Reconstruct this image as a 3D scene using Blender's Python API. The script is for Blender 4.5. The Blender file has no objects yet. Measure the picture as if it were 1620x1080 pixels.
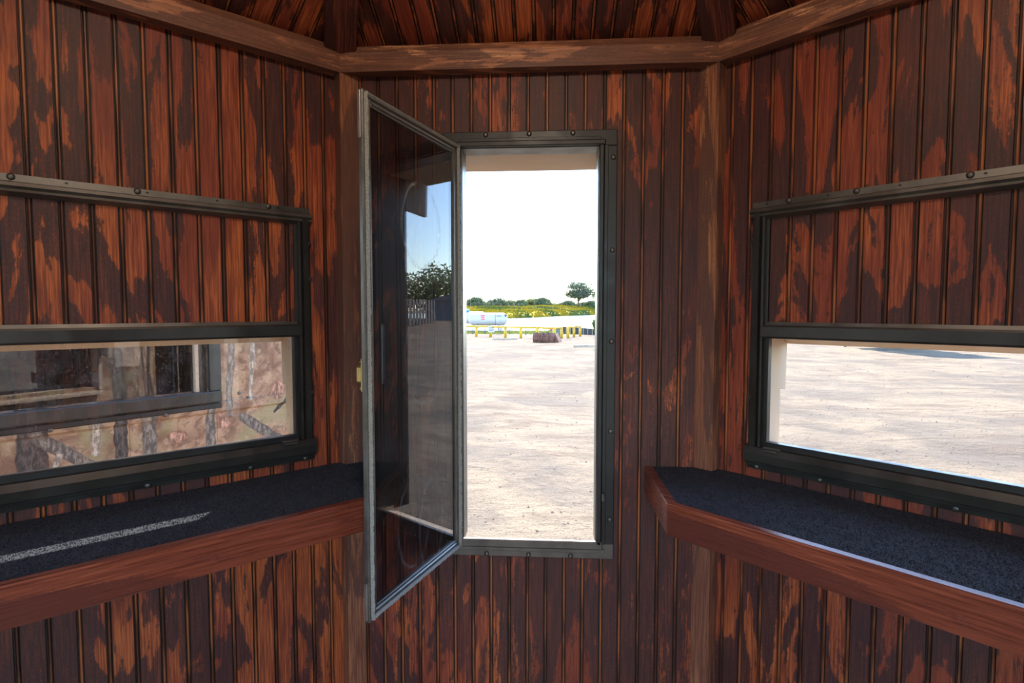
import bpy, math, random
from mathutils import Vector, Matrix, noise
R = math.radians
scn = bpy.context.scene
COL = scn.collection

# ------------------------------------------------------------------ camera
ZC = 1.35                       # eye height above the cabin floor
cam_data = bpy.data.cameras.new('camera')
cam_data.sensor_width = 36.0
cam_data.lens = 20.0
cam_data.clip_start = 0.02
cam_data.clip_end = 3000
cam = bpy.data.objects.new('camera', cam_data)
COL.objects.link(cam)
cam.location = (0, 0, ZC)
cam.rotation_euler = (R(90 - 3.177), 0, R(3.845))
scn.camera = cam

# ------------------------------------------------------------------ sky, sun, exposure
SUN_ELEV, SUN_AZ = 48.0, 0.0    # degrees; azimuth measured from +Y, positive to the right
world = bpy.data.worlds.new('sky'); scn.world = world
world.use_nodes = True
wn = world.node_tree.nodes; wl = world.node_tree.links
bg = wn['Background']
sky = wn.new('ShaderNodeTexSky')
sky.sky_type = 'NISHITA'
sky.sun_disc = False
sky.sun_elevation = R(SUN_ELEV)
sky.sun_rotation = R(SUN_AZ)
sky.air_density = 1.0; sky.dust_density = 0.15; sky.ozone_density = 2.0
wl.new(sky.outputs[0], bg.inputs[0])
bg.inputs[1].default_value = 0.22
sun_data = bpy.data.lights.new('sun', 'SUN')
sun_data.energy = 3.2
sun_data.angle = R(0.6)
sun_data.color = (1.0, 0.93, 0.82)
sun = bpy.data.objects.new('sun', sun_data); COL.objects.link(sun)
sun.rotation_euler = (R(-(90 - SUN_ELEV)), 0, R(-SUN_AZ))
scn.view_settings.view_transform = 'Standard'
scn.view_settings.look = 'None'
scn.view_settings.gamma = 1.0
scn.view_settings.use_curve_mapping = False
scn.view_settings.exposure = 2.4
FILL_LAMP = 26.0                     # glow of the added, unseen fill lamp
try:
    scn.cycles.max_bounces = 9
    scn.cycles.diffuse_bounces = 5
    scn.cycles.adaptive_threshold = 0.02
    scn.cycles.glossy_bounces = 5
    scn.cycles.transparent_max_bounces = 12
    scn.cycles.sample_clamp_indirect = 6.0
    scn.cycles.use_denoising = True
    scn.cycles.caustics_reflective = False
    scn.cycles.caustics_refractive = False
except Exception:
    pass

# ------------------------------------------------------------------ helpers
def tag(o, label=None, cat=None, group=None, kind=None):
    if label: o['label'] = label
    if cat: o['category'] = cat
    if group: o['group'] = group
    if kind: o['kind'] = kind
    return o

def empty(name, loc=(0, 0, 0), rz=0.0, parent=None, mat=None):
    o = bpy.data.objects.new(name, None); COL.objects.link(o)
    o.empty_display_size = 0.1
    if parent: o.parent = parent
    if mat is not None: o.matrix_basis = mat
    else:
        o.location = loc; o.rotation_euler = (0, 0, rz)
    return o

class MB:
    def __init__(s): s.v = []; s.f = []; s.m = []; s.sm = []
    def add(s, vs, fs, mi=0, smooth=False):
        b = len(s.v); s.v += [tuple(v) for v in vs]
        for f in fs:
            s.f.append(tuple(b + i for i in f)); s.m.append(mi); s.sm.append(smooth)
        return s
    def box(s, x0, x1, y0, y1, z0, z1, mi=0):
        vs = [(x, y, z) for z in (z0, z1) for y in (y0, y1) for x in (x0, x1)]
        return s.add(vs, [(0, 2, 3, 1), (4, 5, 7, 6), (0, 1, 5, 4), (2, 6, 7, 3), (0, 4, 6, 2), (1, 3, 7, 5)], mi)
    def bbox(s, x0, x1, y0, y1, z0, z1, b=0.002, mi=0):
        # box with chamfered edges: three stacked rings along every axis is overkill; chamfer by 24 verts
        b = min(b, (x1-x0)/3, (y1-y0)/3, (z1-z0)/3)
        P = {}
        vs = []
        for ix, X in enumerate((x0, x1)):
            for iy, Y in enumerate((y0, y1)):
                for iz, Z in enumerate((z0, z1)):
                    sx, sy, sz = (1-2*ix), (1-2*iy), (1-2*iz)
                    for a, q in enumerate(((X, Y+sy*b, Z+sz*b), (X+sx*b, Y, Z+sz*b), (X+sx*b, Y+sy*b, Z))):
                        P[(ix, iy, iz, a)] = len(vs); vs.append(q)
        fs = []
        for i in (0, 1):
            fs.append([P[(i, *k, 0)] for k in ((0, 0), (0, 1), (1, 1), (1, 0))])
            fs.append([P[(k[0], i, k[1], 1)] for k in ((0, 0), (0, 1), (1, 1), (1, 0))])
            fs.append([P[(*k, i, 2)] for k in ((0, 0), (0, 1), (1, 1), (1, 0))])
        for i in (0, 1):
            for j in (0, 1):
                fs.append([P[(i, j, 0, 0)], P[(i, j, 1, 0)], P[(i, j, 1, 1)], P[(i, j, 0, 1)]])
                fs.append([P[(i, 0, j, 0)], P[(i, 1, j, 0)], P[(i, 1, j, 2)], P[(i, 0, j, 2)]])
                fs.append([P[(0, i, j, 1)], P[(1, i, j, 1)], P[(1, i, j, 2)], P[(0, i, j, 2)]])
        for i in (0, 1):
            for j in (0, 1):
                for k in (0, 1):
                    fs.append([P[(i, j, k, a)] for a in range(3)])
        return s.add(vs, fs, mi)
    def prism(s, poly, axis, a, b, mi=0, mids=None, cap=True):
        # poly: 2D points; axis 'x': (y,z) extruded over x ; 'z': (x,y) ; 'y': (x,z)
        def p3(p, t):
            return (t, p[0], p[1]) if axis == 'x' else ((p[0], p[1], t) if axis == 'z' else (p[0], t, p[1]))
        n = len(poly)
        fa = a if callable(a) else (lambda p: a)
        fb = b if callable(b) else (lambda p: b)
        vs = [p3(p, fa(p)) for p in poly] + [p3(p, fb(p)) for p in poly]
        base = len(s.v); s.v += vs
        for i in range(n):
            j = (i+1) % n
            s.f.append((base+i, base+j, base+n+j, base+n+i)); s.m.append(mids[i] if mids else mi); s.sm.append(False)
        if cap:
            s.f.append(tuple(base+i for i in range(n))); s.m.append(mi); s.sm.append(False)
            s.f.append(tuple(base+n+i for i in reversed(range(n)))); s.m.append(mi); s.sm.append(False)
        return s
    def tube(s, p0, p1, r0, r1=None, n=10, mi=0, cap=True, smooth=True):
        r1 = r0 if r1 is None else r1
        p0 = Vector(p0); p1 = Vector(p1); d = (p1-p0).normalized()
        t = d.orthogonal().normalized(); u = d.cross(t)
        vs = []
        for p, r in ((p0, r0), (p1, r1)):
            for i in range(n):
                a = 2*math.pi*i/n; vs.append(p + t*(math.cos(a)*r) + u*(math.sin(a)*r))
        b = len(s.v)
        s.add(vs, [(i, (i+1) % n, n+(i+1) % n, n+i) for i in range(n)], mi, smooth)
        if cap:
            s.f.append(tuple(b+i for i in reversed(range(n)))); s.m.append(mi); s.sm.append(False)
            s.f.append(tuple(b+n+i for i in range(n))); s.m.append(mi); s.sm.append(False)
        return s
    def lathe(s, prof, origin, axis='z', n=16, mi=0, smooth=True):
        # prof list of (r, h)
        o = Vector(origin); b = len(s.v)
        for r, h in prof:
            for i in range(n):
                a = 2*math.pi*i/n; c, sn = r*math.cos(a), r*math.sin(a)
                s.v.append(tuple(o + (Vector((c, sn, h)) if axis == 'z' else Vector((h, c, sn)) if axis == 'x' else Vector((c, h, sn)))))
        for k in range(len(prof)-1):
            for i in range(n):
                s.f.append((b+k*n+i, b+k*n+(i+1) % n, b+(k+1)*n+(i+1) % n, b+(k+1)*n+i)); s.m.append(mi); s.sm.append(smooth)
        s.f.append(tuple(b+i for i in reversed(range(n)))); s.m.append(mi); s.sm.append(False)
        s.f.append(tuple(b+(len(prof)-1)*n+i for i in range(n))); s.m.append(mi); s.sm.append(False)
        return s
    def mesh(s, name, mats):
        me = bpy.data.meshes.new(name)
        me.from_pydata(s.v, [], s.f)
        for m in (mats if isinstance(mats, (list, tuple)) else [mats]): me.materials.append(m)
        me.polygons.foreach_set('material_index', s.m)
        me.polygons.foreach_set('use_smooth', s.sm)
        # consistent outward normals
        import bmesh
        bm = bmesh.new(); bm.from_mesh(me); bmesh.ops.recalc_face_normals(bm, faces=bm.faces); bm.to_mesh(me); bm.free()
        me.update()
        return me
    def build(s, name, mats, parent=None, mat=None):
        o = bpy.data.objects.new(name, s.mesh(name, mats)); COL.objects.link(o)
        if parent: o.parent = parent
        if mat is not None: o.matrix_basis = mat
        return o

def put(name, me, parent=None, mat=None, loc=None):
    o = bpy.data.objects.new(name, me); COL.objects.link(o)
    if parent: o.parent = parent
    if mat is not None: o.matrix_basis = mat
    if loc is not None: o.location = loc
    return o

# ------------------------------------------------------------------ materials
class NT:
    def __init__(s, name):
        s.mat = bpy.data.materials.new(name); s.mat.use_nodes = True
        s.n = s.mat.node_tree.nodes; s.l = s.mat.node_tree.links
        s.b = s.n['Principled BSDF']; s.out = s.n['Material Output']
    def node(s, t, **kw):
        n = s.n.new(t)
        for k, v in kw.items(): setattr(n, k, v)
        return n
    def _in(s, sock, v):
        if isinstance(v, bpy.types.NodeSocket): s.l.new(v, sock)
        elif v is not None: sock.default_value = v
    def math(s, op, a, b=None, c=None, clamp=False):
        n = s.node('ShaderNodeMath', operation=op, use_clamp=clamp)
        s._in(n.inputs[0], a)
        if b is not None: s._in(n.inputs[1], b)
        if c is not None: s._in(n.inputs[2], c)
        return n.outputs[0]
    def vmath(s, op, a, b=None, scale=None):
        n = s.node('ShaderNodeVectorMath', operation=op)
        s._in(n.inputs[0], a)
        if b is not None: s._in(n.inputs[1], b)
        if scale is not None: s._in(n.inputs['Scale'], scale)
        return n.outputs['Value'] if op in ('DOT_PRODUCT', 'LENGTH', 'DISTANCE') else n.outputs[0]
    def coords(s, kind='Object', scale=(1, 1, 1), loc=(0, 0, 0), rot=(0, 0, 0)):
        c = s.node('ShaderNodeTexCoord').outputs[kind]
        m = s.node('ShaderNodeMapping'); s.l.new(c, m.inputs[0])
        m.inputs['Location'].default_value = loc; m.inputs['Scale'].default_value = scale; m.inputs['Rotation'].default_value = rot
        return m.outputs[0]
    def noise(s, vec, scale=5, detail=3, rough=0.5, dist=0.0):
        n = s.node('ShaderNodeTexNoise'); s.l.new(vec, n.inputs['Vector'])
        n.inputs['Scale'].default_value = scale; n.inputs['Detail'].default_value = detail
        n.inputs['Roughness'].default_value = rough; n.inputs['Distortion'].default_value = dist
        return n.outputs[0]
    def rng(s, v, a, b, c=0.0, d=1.0, smooth=True):
        n = s.node('ShaderNodeMapRange'); n.interpolation_type = 'SMOOTHSTEP' if smooth else 'LINEAR'
        s._in(n.inputs['Value'], v)
        n.inputs['From Min'].default_value = a; n.inputs['From Max'].default_value = b
        n.inputs['To Min'].default_value = c; n.inputs['To Max'].default_value = d
        return n.outputs[0]
    def mix(s, f, a, b, mode='MIX'):
        n = s.node('ShaderNodeMix', data_type='RGBA', blend_type=mode)
        s._in(n.inputs['Factor'], f)
        for sk, v in ((n.inputs['A'], a), (n.inputs['B'], b)):
            if isinstance(v, bpy.types.NodeSocket): s.l.new(v, sk)
            else: sk.default_value = (*v, 1) if len(v) == 3 else v
        return n.outputs['Result']
    def bump(s, h, strength=0.3, dist=0.002):
        n = s.node('ShaderNodeBump'); s.l.new(h, n.inputs['Height'])
        n.inputs['Strength'].default_value = strength; n.inputs['Distance'].default_value = dist
        s.l.new(n.outputs[0], s.b.inputs['Normal'])
    def set(s, **kw):
        for k, v in kw.items():
            k = k.replace('_', ' ')
            s._in(s.b.inputs[k], (*v, 1) if isinstance(v, tuple) and len(v) == 3 else v)
        return s.mat

def plain(name, col, rough=0.5, metal=0.0, var=0.0, scale=30, spec=0.5, bump=0.0):
    t = NT(name)
    c = col
    v = t.coords()
    if var:
        n = t.noise(v, scale, 4, 0.6)
        c = t.mix(t.rng(n, 0.3, 0.7), tuple(x*(1-var) for x in col), tuple(min(1, x*(1+var)) for x in col))
        t.set(Roughness=t.rng(n, 0.3, 0.7, max(0.02, rough-0.08), min(1, rough+0.08)))
        if bump: t.bump(t.noise(v, scale*4, 3), bump, 0.001)
    else:
        t.set(Roughness=rough)
    t.b.inputs['Specular IOR Level'].default_value = spec
    return t.set(Base_Color=c, Metallic=metal)

def wood(name, seed, axis='z', orange=(0.60, 0.155, 0.048), red=(0.315, 0.066, 0.036), dark=(0.044, 0.025, 0.028),
         amount=0.35, freq=11.0, blot=8.5, rough=0.48, stretch=0.26, fine=1.0, streak=False):
    """Blotchy dark-stained plywood: stain soaks in along flame-shaped contours."""
    t = NT(name)
    k = {'x': 0, 'y': 1, 'z': 2}[axis]
    sc = [1, 1, 1]; sc[k] = stretch
    v = t.coords(scale=tuple(sc), loc=(seed*3.17, seed*1.31, seed*2.07))
    sf = [1, 1, 1]; sf[k] = 0.035
    vf = t.coords(scale=tuple(sf), loc=(seed, seed*2, seed*3))
    base = t.noise(v, blot, 4.0, 0.55, 0.7)
    big = t.noise(v, blot*0.42, 1.5, 0.5, 0.2)
    fib = t.noise(vf, 260*fine, 3, 0.65)
    fib2 = t.noise(vf, 90*fine, 2, 0.5)
    speck = t.noise(v, 160, 2, 0.6)
    s = t.math('SINE', t.math('MULTIPLY', base, freq*2.4))
    s = t.math('ADD', s, t.math('MULTIPLY', t.math('SUBTRACT', fib2, 0.5), 1.1))
    s = t.math('ADD', s, t.math('MULTIPLY', t.math('SUBTRACT', big, 0.5 - amount*0.25), 3.0))
    s = t.math('ADD', s, t.math('MULTIPLY', t.math('SUBTRACT', speck, 0.5), 1.5))
    vx = [1, 1, 1]; vx[k] = 0.5
    mott = t.noise(t.coords(scale=tuple(vx), loc=(seed*5, seed, 0)), 330, 3, 0.7)          # pores and raised grain
    hz_ = t.noise(v, blot*1.6, 3, 0.6)                                                    # how thickly the stain lies
    s = t.math('ADD', s, t.math('MULTIPLY', t.math('SUBTRACT', mott, 0.5), 1.5))
    mask = t.rng(s, -0.20, 0.28)
    mask = t.math('MULTIPLY', mask, t.rng(hz_, 0.30, 0.52, 0.80, 1.0))
    mask = t.math('MULTIPLY', mask, t.rng(mott, 0.45, 0.75, 1.0, 0.74))
    hot = t.rng(t.math('ADD', t.noise(v, blot*0.8, 3, 0.6, 0.3), t.math('MULTIPLY', t.math('SUBTRACT', fib, 0.5), 0.45)), 0.43, 0.68)
    warm = t.mix(hot, red, orange)
    warm = t.mix(t.rng(fib, 0.36, 0.66, 0.62, 0.0), warm, tuple(x*0.35 for x in red))
    dk = t.mix(t.rng(fib, 0.4, 0.7, 0.0, 0.65), dark, tuple(a*0.6+b*0.25 for a, b in zip(dark, red)))
    col = t.mix(t.math('MULTIPLY', mask, 0.93), warm, dk)
    t.bump(t.math('ADD', t.math('MULTIPLY', fib, 1.0), t.math('MULTIPLY', mask, 0.25)), 0.22, 0.0012)
    t.b.inputs['Specular IOR Level'].default_value = 0.30
    return t.set(Base_Color=col, Roughness=t.math('ADD', t.math('MULTIPLY', fib, 0.16), rough-0.06))

M = {}
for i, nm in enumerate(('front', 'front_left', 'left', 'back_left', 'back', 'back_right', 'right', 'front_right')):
    M['wall'+str(i)] = wood('stained_plywood_'+nm, 1.7+i*2.3, 'z', amount={0: 1.1, 1: 0.12, 7: 0.7}.get(i, 0.35))  # front wall: backlit shade mixed into its heavier stain blotches
M['ceil'] = wood('stained_plywood_ceiling', 31.0, 'y', amount=-0.35, dark=(0.05, 0.022, 0.02))
M['beam'] = wood('stained_beam', 44.0, 'x', orange=(0.85, 0.45, 0.23), red=(0.56, 0.24, 0.13), dark=(0.13, 0.06, 0.045), blot=17, stretch=0.10, amount=0.6, freq=13)
M['post'] = wood('stained_post', 51.0, 'z', orange=(0.50, 0.22, 0.11), red=(0.32, 0.125, 0.075), dark=(0.12, 0.06, 0.05), blot=9, stretch=0.12, amount=-0.1)
M['rafter'] = wood('stained_rafter', 57.0, 'z', orange=(0.24, 0.075, 0.04), red=(0.14, 0.04, 0.028), dark=(0.06, 0.024, 0.022), blot=10, stretch=0.08, amount=-0.3)
M['shelfwood'] = wood('varnished_shelf_wood', 63.0, 'x', orange=(0.46, 0.145, 0.065), red=(0.25, 0.062, 0.034), dark=(0.115, 0.032, 0.024), blot=7, stretch=0.10, rough=0.27, amount=0.0)
def bead_mat():
    t = NT('worn_bead')
    v = t.coords(scale=(1, 1, 0.22)); n = t.noise(v, 14, 3, 0.6); f = t.noise(t.coords(scale=(1, 1, 0.05)), 200, 2)
    m = t.rng(t.math('ADD', n, t.math('MULTIPLY', t.math('SUBTRACT', f, 0.5), 0.3)), 0.42, 0.60)
    t.b.inputs['Specular IOR Level'].default_value = 0.4
    return t.set(Base_Color=t.mix(m, (0.075, 0.024, 0.014), (0.40, 0.125, 0.042)), Roughness=0.42)
M['bead'] = bead_mat()
M['groove'] = plain('stain_in_groove', (0.016, 0.008, 0.007), 0.6)
M['shell_in'] = plain('dark_sheathing', (0.03, 0.018, 0.014), 0.8, var=0.2)
M['tan'] = plain('tan_paint', (0.50, 0.385, 0.29), 0.6, var=0.06, scale=8)
M['bronze'] = plain('bronze_aluminium', (0.055, 0.051, 0.048), 0.38, 0.55, var=0.15, scale=18)
M['bronze2'] = plain('bronze_aluminium_track', (0.13, 0.122, 0.112), 0.38, 0.6, var=0.18, scale=22)
M['black_al'] = plain('black_aluminium', (0.022, 0.022, 0.024), 0.42, 0.3, var=0.15, scale=25)
M['screw'] = plain('dull_screw', (0.12, 0.11, 0.10), 0.4, 0.7)
M['alu'] = plain('mill_aluminium', (0.42, 0.42, 0.42), 0.35, 0.85, var=0.1)
M['sashmetal'] = plain('grey_sash_metal', (0.15, 0.146, 0.136), 0.38, 0.7, var=0.15, scale=40)
M['gasket'] = plain('pile_weatherstrip', (0.30, 0.295, 0.27), 0.9, var=0.4, scale=500, bump=0.6)
M['brass'] = plain('brass_latch', (0.55, 0.40, 0.15), 0.35, 0.8, var=0.2)
M['carpet'] = None
def carpet():
    t = NT('navy_black_carpet')
    v = t.coords()
    n = t.noise(v, 420, 2, 0.7); n2 = t.noise(v, 60, 3, 0.6)
    c = t.mix(t.rng(n, 0.35, 0.68), (0.010, 0.012, 0.018), (0.075, 0.084, 0.108))
    c = t.mix(t.rng(n2, 0.3, 0.7, 0.0, 0.4), c, (0.022, 0.025, 0.035))
    t.bump(n, 0.9, 0.003)
    t.b.inputs['Sheen Weight'].default_value = 0.06
    t.b.inputs['Sheen Roughness'].default_value = 0.5
    t.b.inputs['Specular IOR Level'].default_value = 0.15
    return t.set(Base_Color=c, Roughness=0.9)
M['carpet'] = carpet()
M['floor'] = plain('plywood_floor', (0.66, 0.54, 0.41), 0.6, var=0.2, scale=6)

def glass(name, tint=(0.97, 0.975, 0.975), ior=1.62, smudges=(), dust=0.05):
    """Thin pane: clear transmission, Fresnel mirror, a film of dust and wipe marks."""
    t = NT(name)
    t.n.remove(t.b)
    tr = t.node('ShaderNodeBsdfTransparent'); tr.inputs[0].default_value = (*tint, 1)
    gl = t.node('ShaderNodeBsdfGlossy'); gl.inputs['Roughness'].default_value = 0.004
    gl.inputs[0].default_value = (0.97, 0.98, 1.0, 1)
    fr = t.node('ShaderNodeFresnel')
    bf = t.node('ShaderNodeNewGeometry').outputs['Backfacing']
    t.l.new(t.rng(bf, 0.0, 1.0, ior, 1.0/ior, smooth=False), fr.inputs[0])
    mx = t.node('ShaderNodeMixShader'); t.l.new(fr.outputs[0], mx.inputs[0]); t.l.new(tr.outputs[0], mx.inputs[1]); t.l.new(gl.outputs[0], mx.inputs[2])
    v = t.coords()
    d = t.math('MULTIPLY', t.rng(t.noise(v, 9, 5, 0.7), 0.45, 0.8), dust)
    sp = t.math('MULTIPLY', t.rng(t.noise(v, 240, 1, 0.5), 0.68, 0.74), dust*3)
    d = t.math('ADD', d, sp)
    wob = t.vmath('SCALE', t.vmath('SUBTRACT', t.node('ShaderNodeTexNoise').outputs[1], (0.5, 0.5, 0.5)), scale=0.02)
    for (cx, cz, rx, rz, th, amp) in smudges:
        p = t.vmath('ADD', v, wob)
        p = t.vmath('SUBTRACT', p, (cx, 0, cz))
        p = t.vmath('MULTIPLY', p, (1/rx, 0, 1/rz))
        r = t.vmath('LENGTH', p)
        ring = t.rng(t.math('ABSOLUTE', t.math('SUBTRACT', r, 1.0)), 0.0, th, 1.0, 0.0)
        d = t.math('ADD', d, t.math('MULTIPLY', t.math('MULTIPLY', ring, t.rng(t.noise(v, 30, 3, 0.6), 0.35, 0.65, 0.25, 1)), amp))
    df = t.node('ShaderNodeBsdfDiffuse'); df.inputs[0].default_value = (0.6, 0.62, 0.66, 1)
    mx2 = t.node('ShaderNodeMixShader'); t.l.new(t.math('MINIMUM', d, 0.6), mx2.inputs[0]); t.l.new(mx.outputs[0], mx2.inputs[1]); t.l.new(df.outputs[0], mx2.inputs[2])
    t.l.new(mx2.outputs[0], t.out.inputs[0])
    return t.mat
M['glass'] = glass('window_glass')
M['glass_clear'] = glass('window_glass_clean', dust=0.0, ior=1.3, tint=(0.985, 0.985, 0.985))
M['glass_sash'] = glass('sash_glass', tint=(0.52, 0.53, 0.56), ior=1.46, dust=0.022,
                        smudges=((0.16, 0.74, 0.075, 0.085, 0.07, 0.24), (0.15, 0.47, 0.08, 0.10, 0.05, 0.12), (0.13, 0.10, 0.05, 0.10, 0.08, 0.11), (0.20, 0.13, 0.06, 0.09, 0.06, 0.08)))

def camo(name, caps, seed=0.0):
    """Printed woodland camouflage sheet: leaf litter ground with trunks, limbs and leaves."""
    t = NT(name)
    v = t.coords(loc=(seed, 0, seed*0.7))
    p0 = t.coords()
    wn_ = t.node('ShaderNodeTexNoise'); t.l.new(p0, wn_.inputs['Vector']); wn_.inputs['Scale'].default_value = 22; wn_.inputs['Detail'].default_value = 4
    warp = t.vmath('SCALE', t.vmath('SUBTRACT', wn_.outputs[1], (0.5, 0.5, 0.5)), scale=0.022)
    p = t.vmath('MULTIPLY', t.vmath('ADD', p0, warp), (1, 0, 1))
    n1 = t.noise(v, 14, 5, 0.65, 0.6); n2 = t.noise(v, 38, 4, 0.65, 1.0); n3 = t.noise(v, 7, 3, 0.5)
    c = t.mix(t.rng(n1, 0.38, 0.62), (0.24, 0.125, 0.075), (0.50, 0.31, 0.195))
    c = t.mix(t.rng(n2, 0.54, 0.62, 0, 0.7), c, (0.17, 0.10, 0.075))
    c = t.mix(t.rng(n3, 0.52, 0.66, 0, 0.75), c, (0.32, 0.27, 0.14))
    vo = t.node('ShaderNodeTexVoronoi'); t.l.new(t.vmath('ADD', v, warp), vo.inputs['Vector']); vo.inputs['Scale'].default_value = 26
    leaf = t.rng(vo.outputs['Distance'], 0.16, 0.30, 1.0, 0.0)
    c = t.mix(t.math('MULTIPLY', leaf, t.rng(n3, 0.40, 0.60, 0.0, 0.6)), c, (0.55, 0.38, 0.26))
    bark = t.noise(t.coords(scale=(1, 1, 0.35), loc=(seed, 0, 0)), 90, 4, 0.7)
    for (a, b, r, col) in caps:
        ba = (b[0]-a[0], 0, b[1]-a[1]); L2 = max(1e-6, ba[0]**2 + ba[2]**2)
        pa = t.vmath('SUBTRACT', p, (a[0], 0, a[1]))
        h = t.math('MULTIPLY', t.vmath('DOT_PRODUCT', pa, ba), 1.0/L2, clamp=True)
        n = t.node('ShaderNodeVectorMath', operation='SCALE'); n.inputs[0].default_value = ba; t.l.new(h, n.inputs['Scale'])
        d = t.vmath('DISTANCE', pa, n.outputs[0])
        m = t.rng(d, r*0.86, r*1.0, 1.0, 0.0)
        edge = t.rng(d, r*0.35, r*0.95)
        tc = t.mix(t.rng(bark, 0.42, 0.62), tuple(x*0.45 for x in col), tuple(min(1, x*1.35) for x in col))
        tc = t.mix(t.math('MULTIPLY', edge, 0.6), tc, tuple(x*0.4 for x in col))
        c = t.mix(m, c, tc)
    t.b.inputs['Specular IOR Level'].default_value = 0.25
    return t.set(Base_Color=c, Roughness=0.55)
G1, G2, G3, G4 = (0.11, 0.085, 0.075), (0.25, 0.20, 0.165), (0.50, 0.40, 0.31), (0.52, 0.28, 0.19)
M['camo_nb'] = camo('camouflage_print', [
    ((0.485, 1.25), (0.49, 0.60), 0.036, G1), ((0.475, 1.012), (0.35, 0.90), 0.018, G2), ((0.429, 0.957), (0.452, 0.893), 0.0085, G3),
    ((0.341, 1.25), (0.348, 0.949), 0.013, G3), ((0.288, 1.25), (0.284, 0.6), 0.018, G1), ((0.214, 1.25), (0.210, 0.6), 0.021, G2),
    ((0.031, 1.25), (0.043, 0.6), 0.016, G2), ((-0.072, 0.986), (-0.219, 0.872), 0.018, G2), ((-0.186, 0.991), (-0.235, 1.042), 0.006, G1),
    ((-0.04, 1.24), (-0.02, 1.0), 0.012, G2), ((-0.11, 1.26), (-0.10, 1.05), 0.008, G3), ((-0.20, 1.076), (-0.195, 1.06), 0.028, G4), ((-0.003, 0.996), (-0.011, 0.975), 0.02, G4), ((0.146, 0.959), (0.128, 0.956), 0.018, G4)], 3.0)
rc = random.Random(5)
M['camo'] = camo('camouflage_print_own', [((x, 0.3+rc.random()*0.6), (x+rc.uniform(-.25, .25), 1.0+rc.random()*0.9), rc.uniform(.006, .03), rc.choice((G1, G2, G3)))
                                           for x in [rc.uniform(0, 0.87) for _ in range(9)]], 9.0)
M['camo_far'] = plain('camouflage_far', (0.25, 0.18, 0.12), 0.6, var=0.5, scale=6)

# ------------------------------------------------------------------ the cabin: an eight-sided shooting blind
W = 0.872; D = 1.335; CRX = 0.3785
T225 = math.tan(R(22.5))
APO = W/2/T225
CEN = Vector((CRX - W/2, D - APO, 0))
ZT = 1.955                  # wall plate
WT = 0.052                  # wall thickness
PITCH = 0.0438
NAMES = ['front', 'front_left', 'left', 'back_left', 'back', 'back_right', 'right', 'front_right']
corner = [Vector((CRX, D, 0))]
for k in range(8):
    a = R(180 + 45*k)
    corner.append(corner[-1] + Vector((math.cos(a), math.sin(a), 0))*W)
def frame(k): return Matrix.Translation(corner[k]) @ Matrix.Rotation(R(180 + 45*k), 4, 'Z')   # x: along wall, y: into the room, z: up
CASE = (0.2685, 0.5855, 0.797, 1.724)
HORI = [(0.118, 0.754, 1.056, 1.300), (0.124, 0.750, 1.056, 1.300)]   # opening seen below the meeting rail
holes = {0: [CASE], 1: [HORI[0]], 2: [CASE], 3: [HORI[0]], 4: [(0.03, 0.842, 0.0, 1.88)], 5: [HORI[0]], 6: [(0.25, 0.567, 0.797, 1.724)], 7: [HORI[1]]}
start = {0: 0.0321-PITCH, 1: 0.0382-PITCH, 7: 0.0045-PITCH, 2: 0.0, 6: 0.0}

def wall_shell(k):
    y0, y1 = -WT, -0.0085
    (a, b, c, d) = holes[k][0]
    if k == 1: d = 1.376  # unseen slit added above the left hood to let a sun streak in
    if k in (0, 2, 6): c -= 0.024
    mb = MB()
    def piece(u0, u1, z0, z1):
        # outer skin spreads to keep the corners closed
        e0 = 0.414 if u0 == 0 else 0; e1 = 0.414 if u1 == W else 0
        vs = [(u0 - e0*(-y), y, z) if False else (u0 + e0*y, y, z) for z in (z0, z1) for y in (y0, y1)] + [(u1 - e1*y, y, z) for z in (z0, z1) for y in (y0, y1)]
        # order: 0:(y0,z0) 1:(y1,z0) 2:(y0,z1) 3:(y1,z1) then +4 for u1
        mb.add(vs, [(1, 3, 7, 5)], 0); mb.add(vs, [(0, 4, 6, 2)], 1)
        mb.add(vs, [(0, 1, 5, 4), (2, 6, 7, 3), (0, 2, 3, 1), (4, 5, 7, 6)], 2)
    piece(0, a, 0.0, ZT); piece(b, W, 0.0, ZT)
    if c > 0: piece(a, b, 0.0, c)
    piece(a, b, d, ZT)
    o = mb.build('wall_'+NAMES[k], [M['wall'+str(k)] if k in (3, 4, 5) else M['shell_in'], M['camo'], M['tan']], None, frame(k))
    tag(o, {0: 'dark stained beadboard wall, backlit shade mixed into its colour, with the tall open casement window', 1: 'reddish beadboard wall left of the casement, above and below the left shelf',
            7: 'dark beadboard wall right of the casement, above and below the right shelf'}.get(k, 'stained wooden cabin wall, %s side' % NAMES[k].replace('_', ' ')), None, None, 'structure')
    return o

PROF = [(0.0, -0.0046), (0.0016, -0.0046), (0.0022, -0.0022), (0.0036, -0.0005), (0.0056, -0.0005), (0.0070, -0.0022), (0.0076, -0.0046), (0.0094, -0.0046), (0.0104, 0.0)]
def profile(u, a, b):
    """clipped beadboard profile between a and b for the column starting at u: list of (u,y), mat index per segment"""
    pts = [(u+x, y) for x, y in PROF] + [(u+PITCH, 0.0)]
    mats = [2, 2, 1, 1, 1, 2, 2, 0, 0]
    out = []; ms = []
    for i in range(len(pts)-1):
        (x0, y0), (x1, y1) = pts[i], pts[i+1]
        if x1 <= a or x0 >= b: continue
        if x0 < a: y0 = y0+(y1-y0)*(a-x0)/(x1-x0); x0 = a
        if x1 > b: y1 = y0+(y1-y0)*(b-x0)/(x1-x0); x1 = b
        if not out: out.append((x0, y0))
        out.append((x1, y1)); ms.append(mats[i])
    return out, ms
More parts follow.
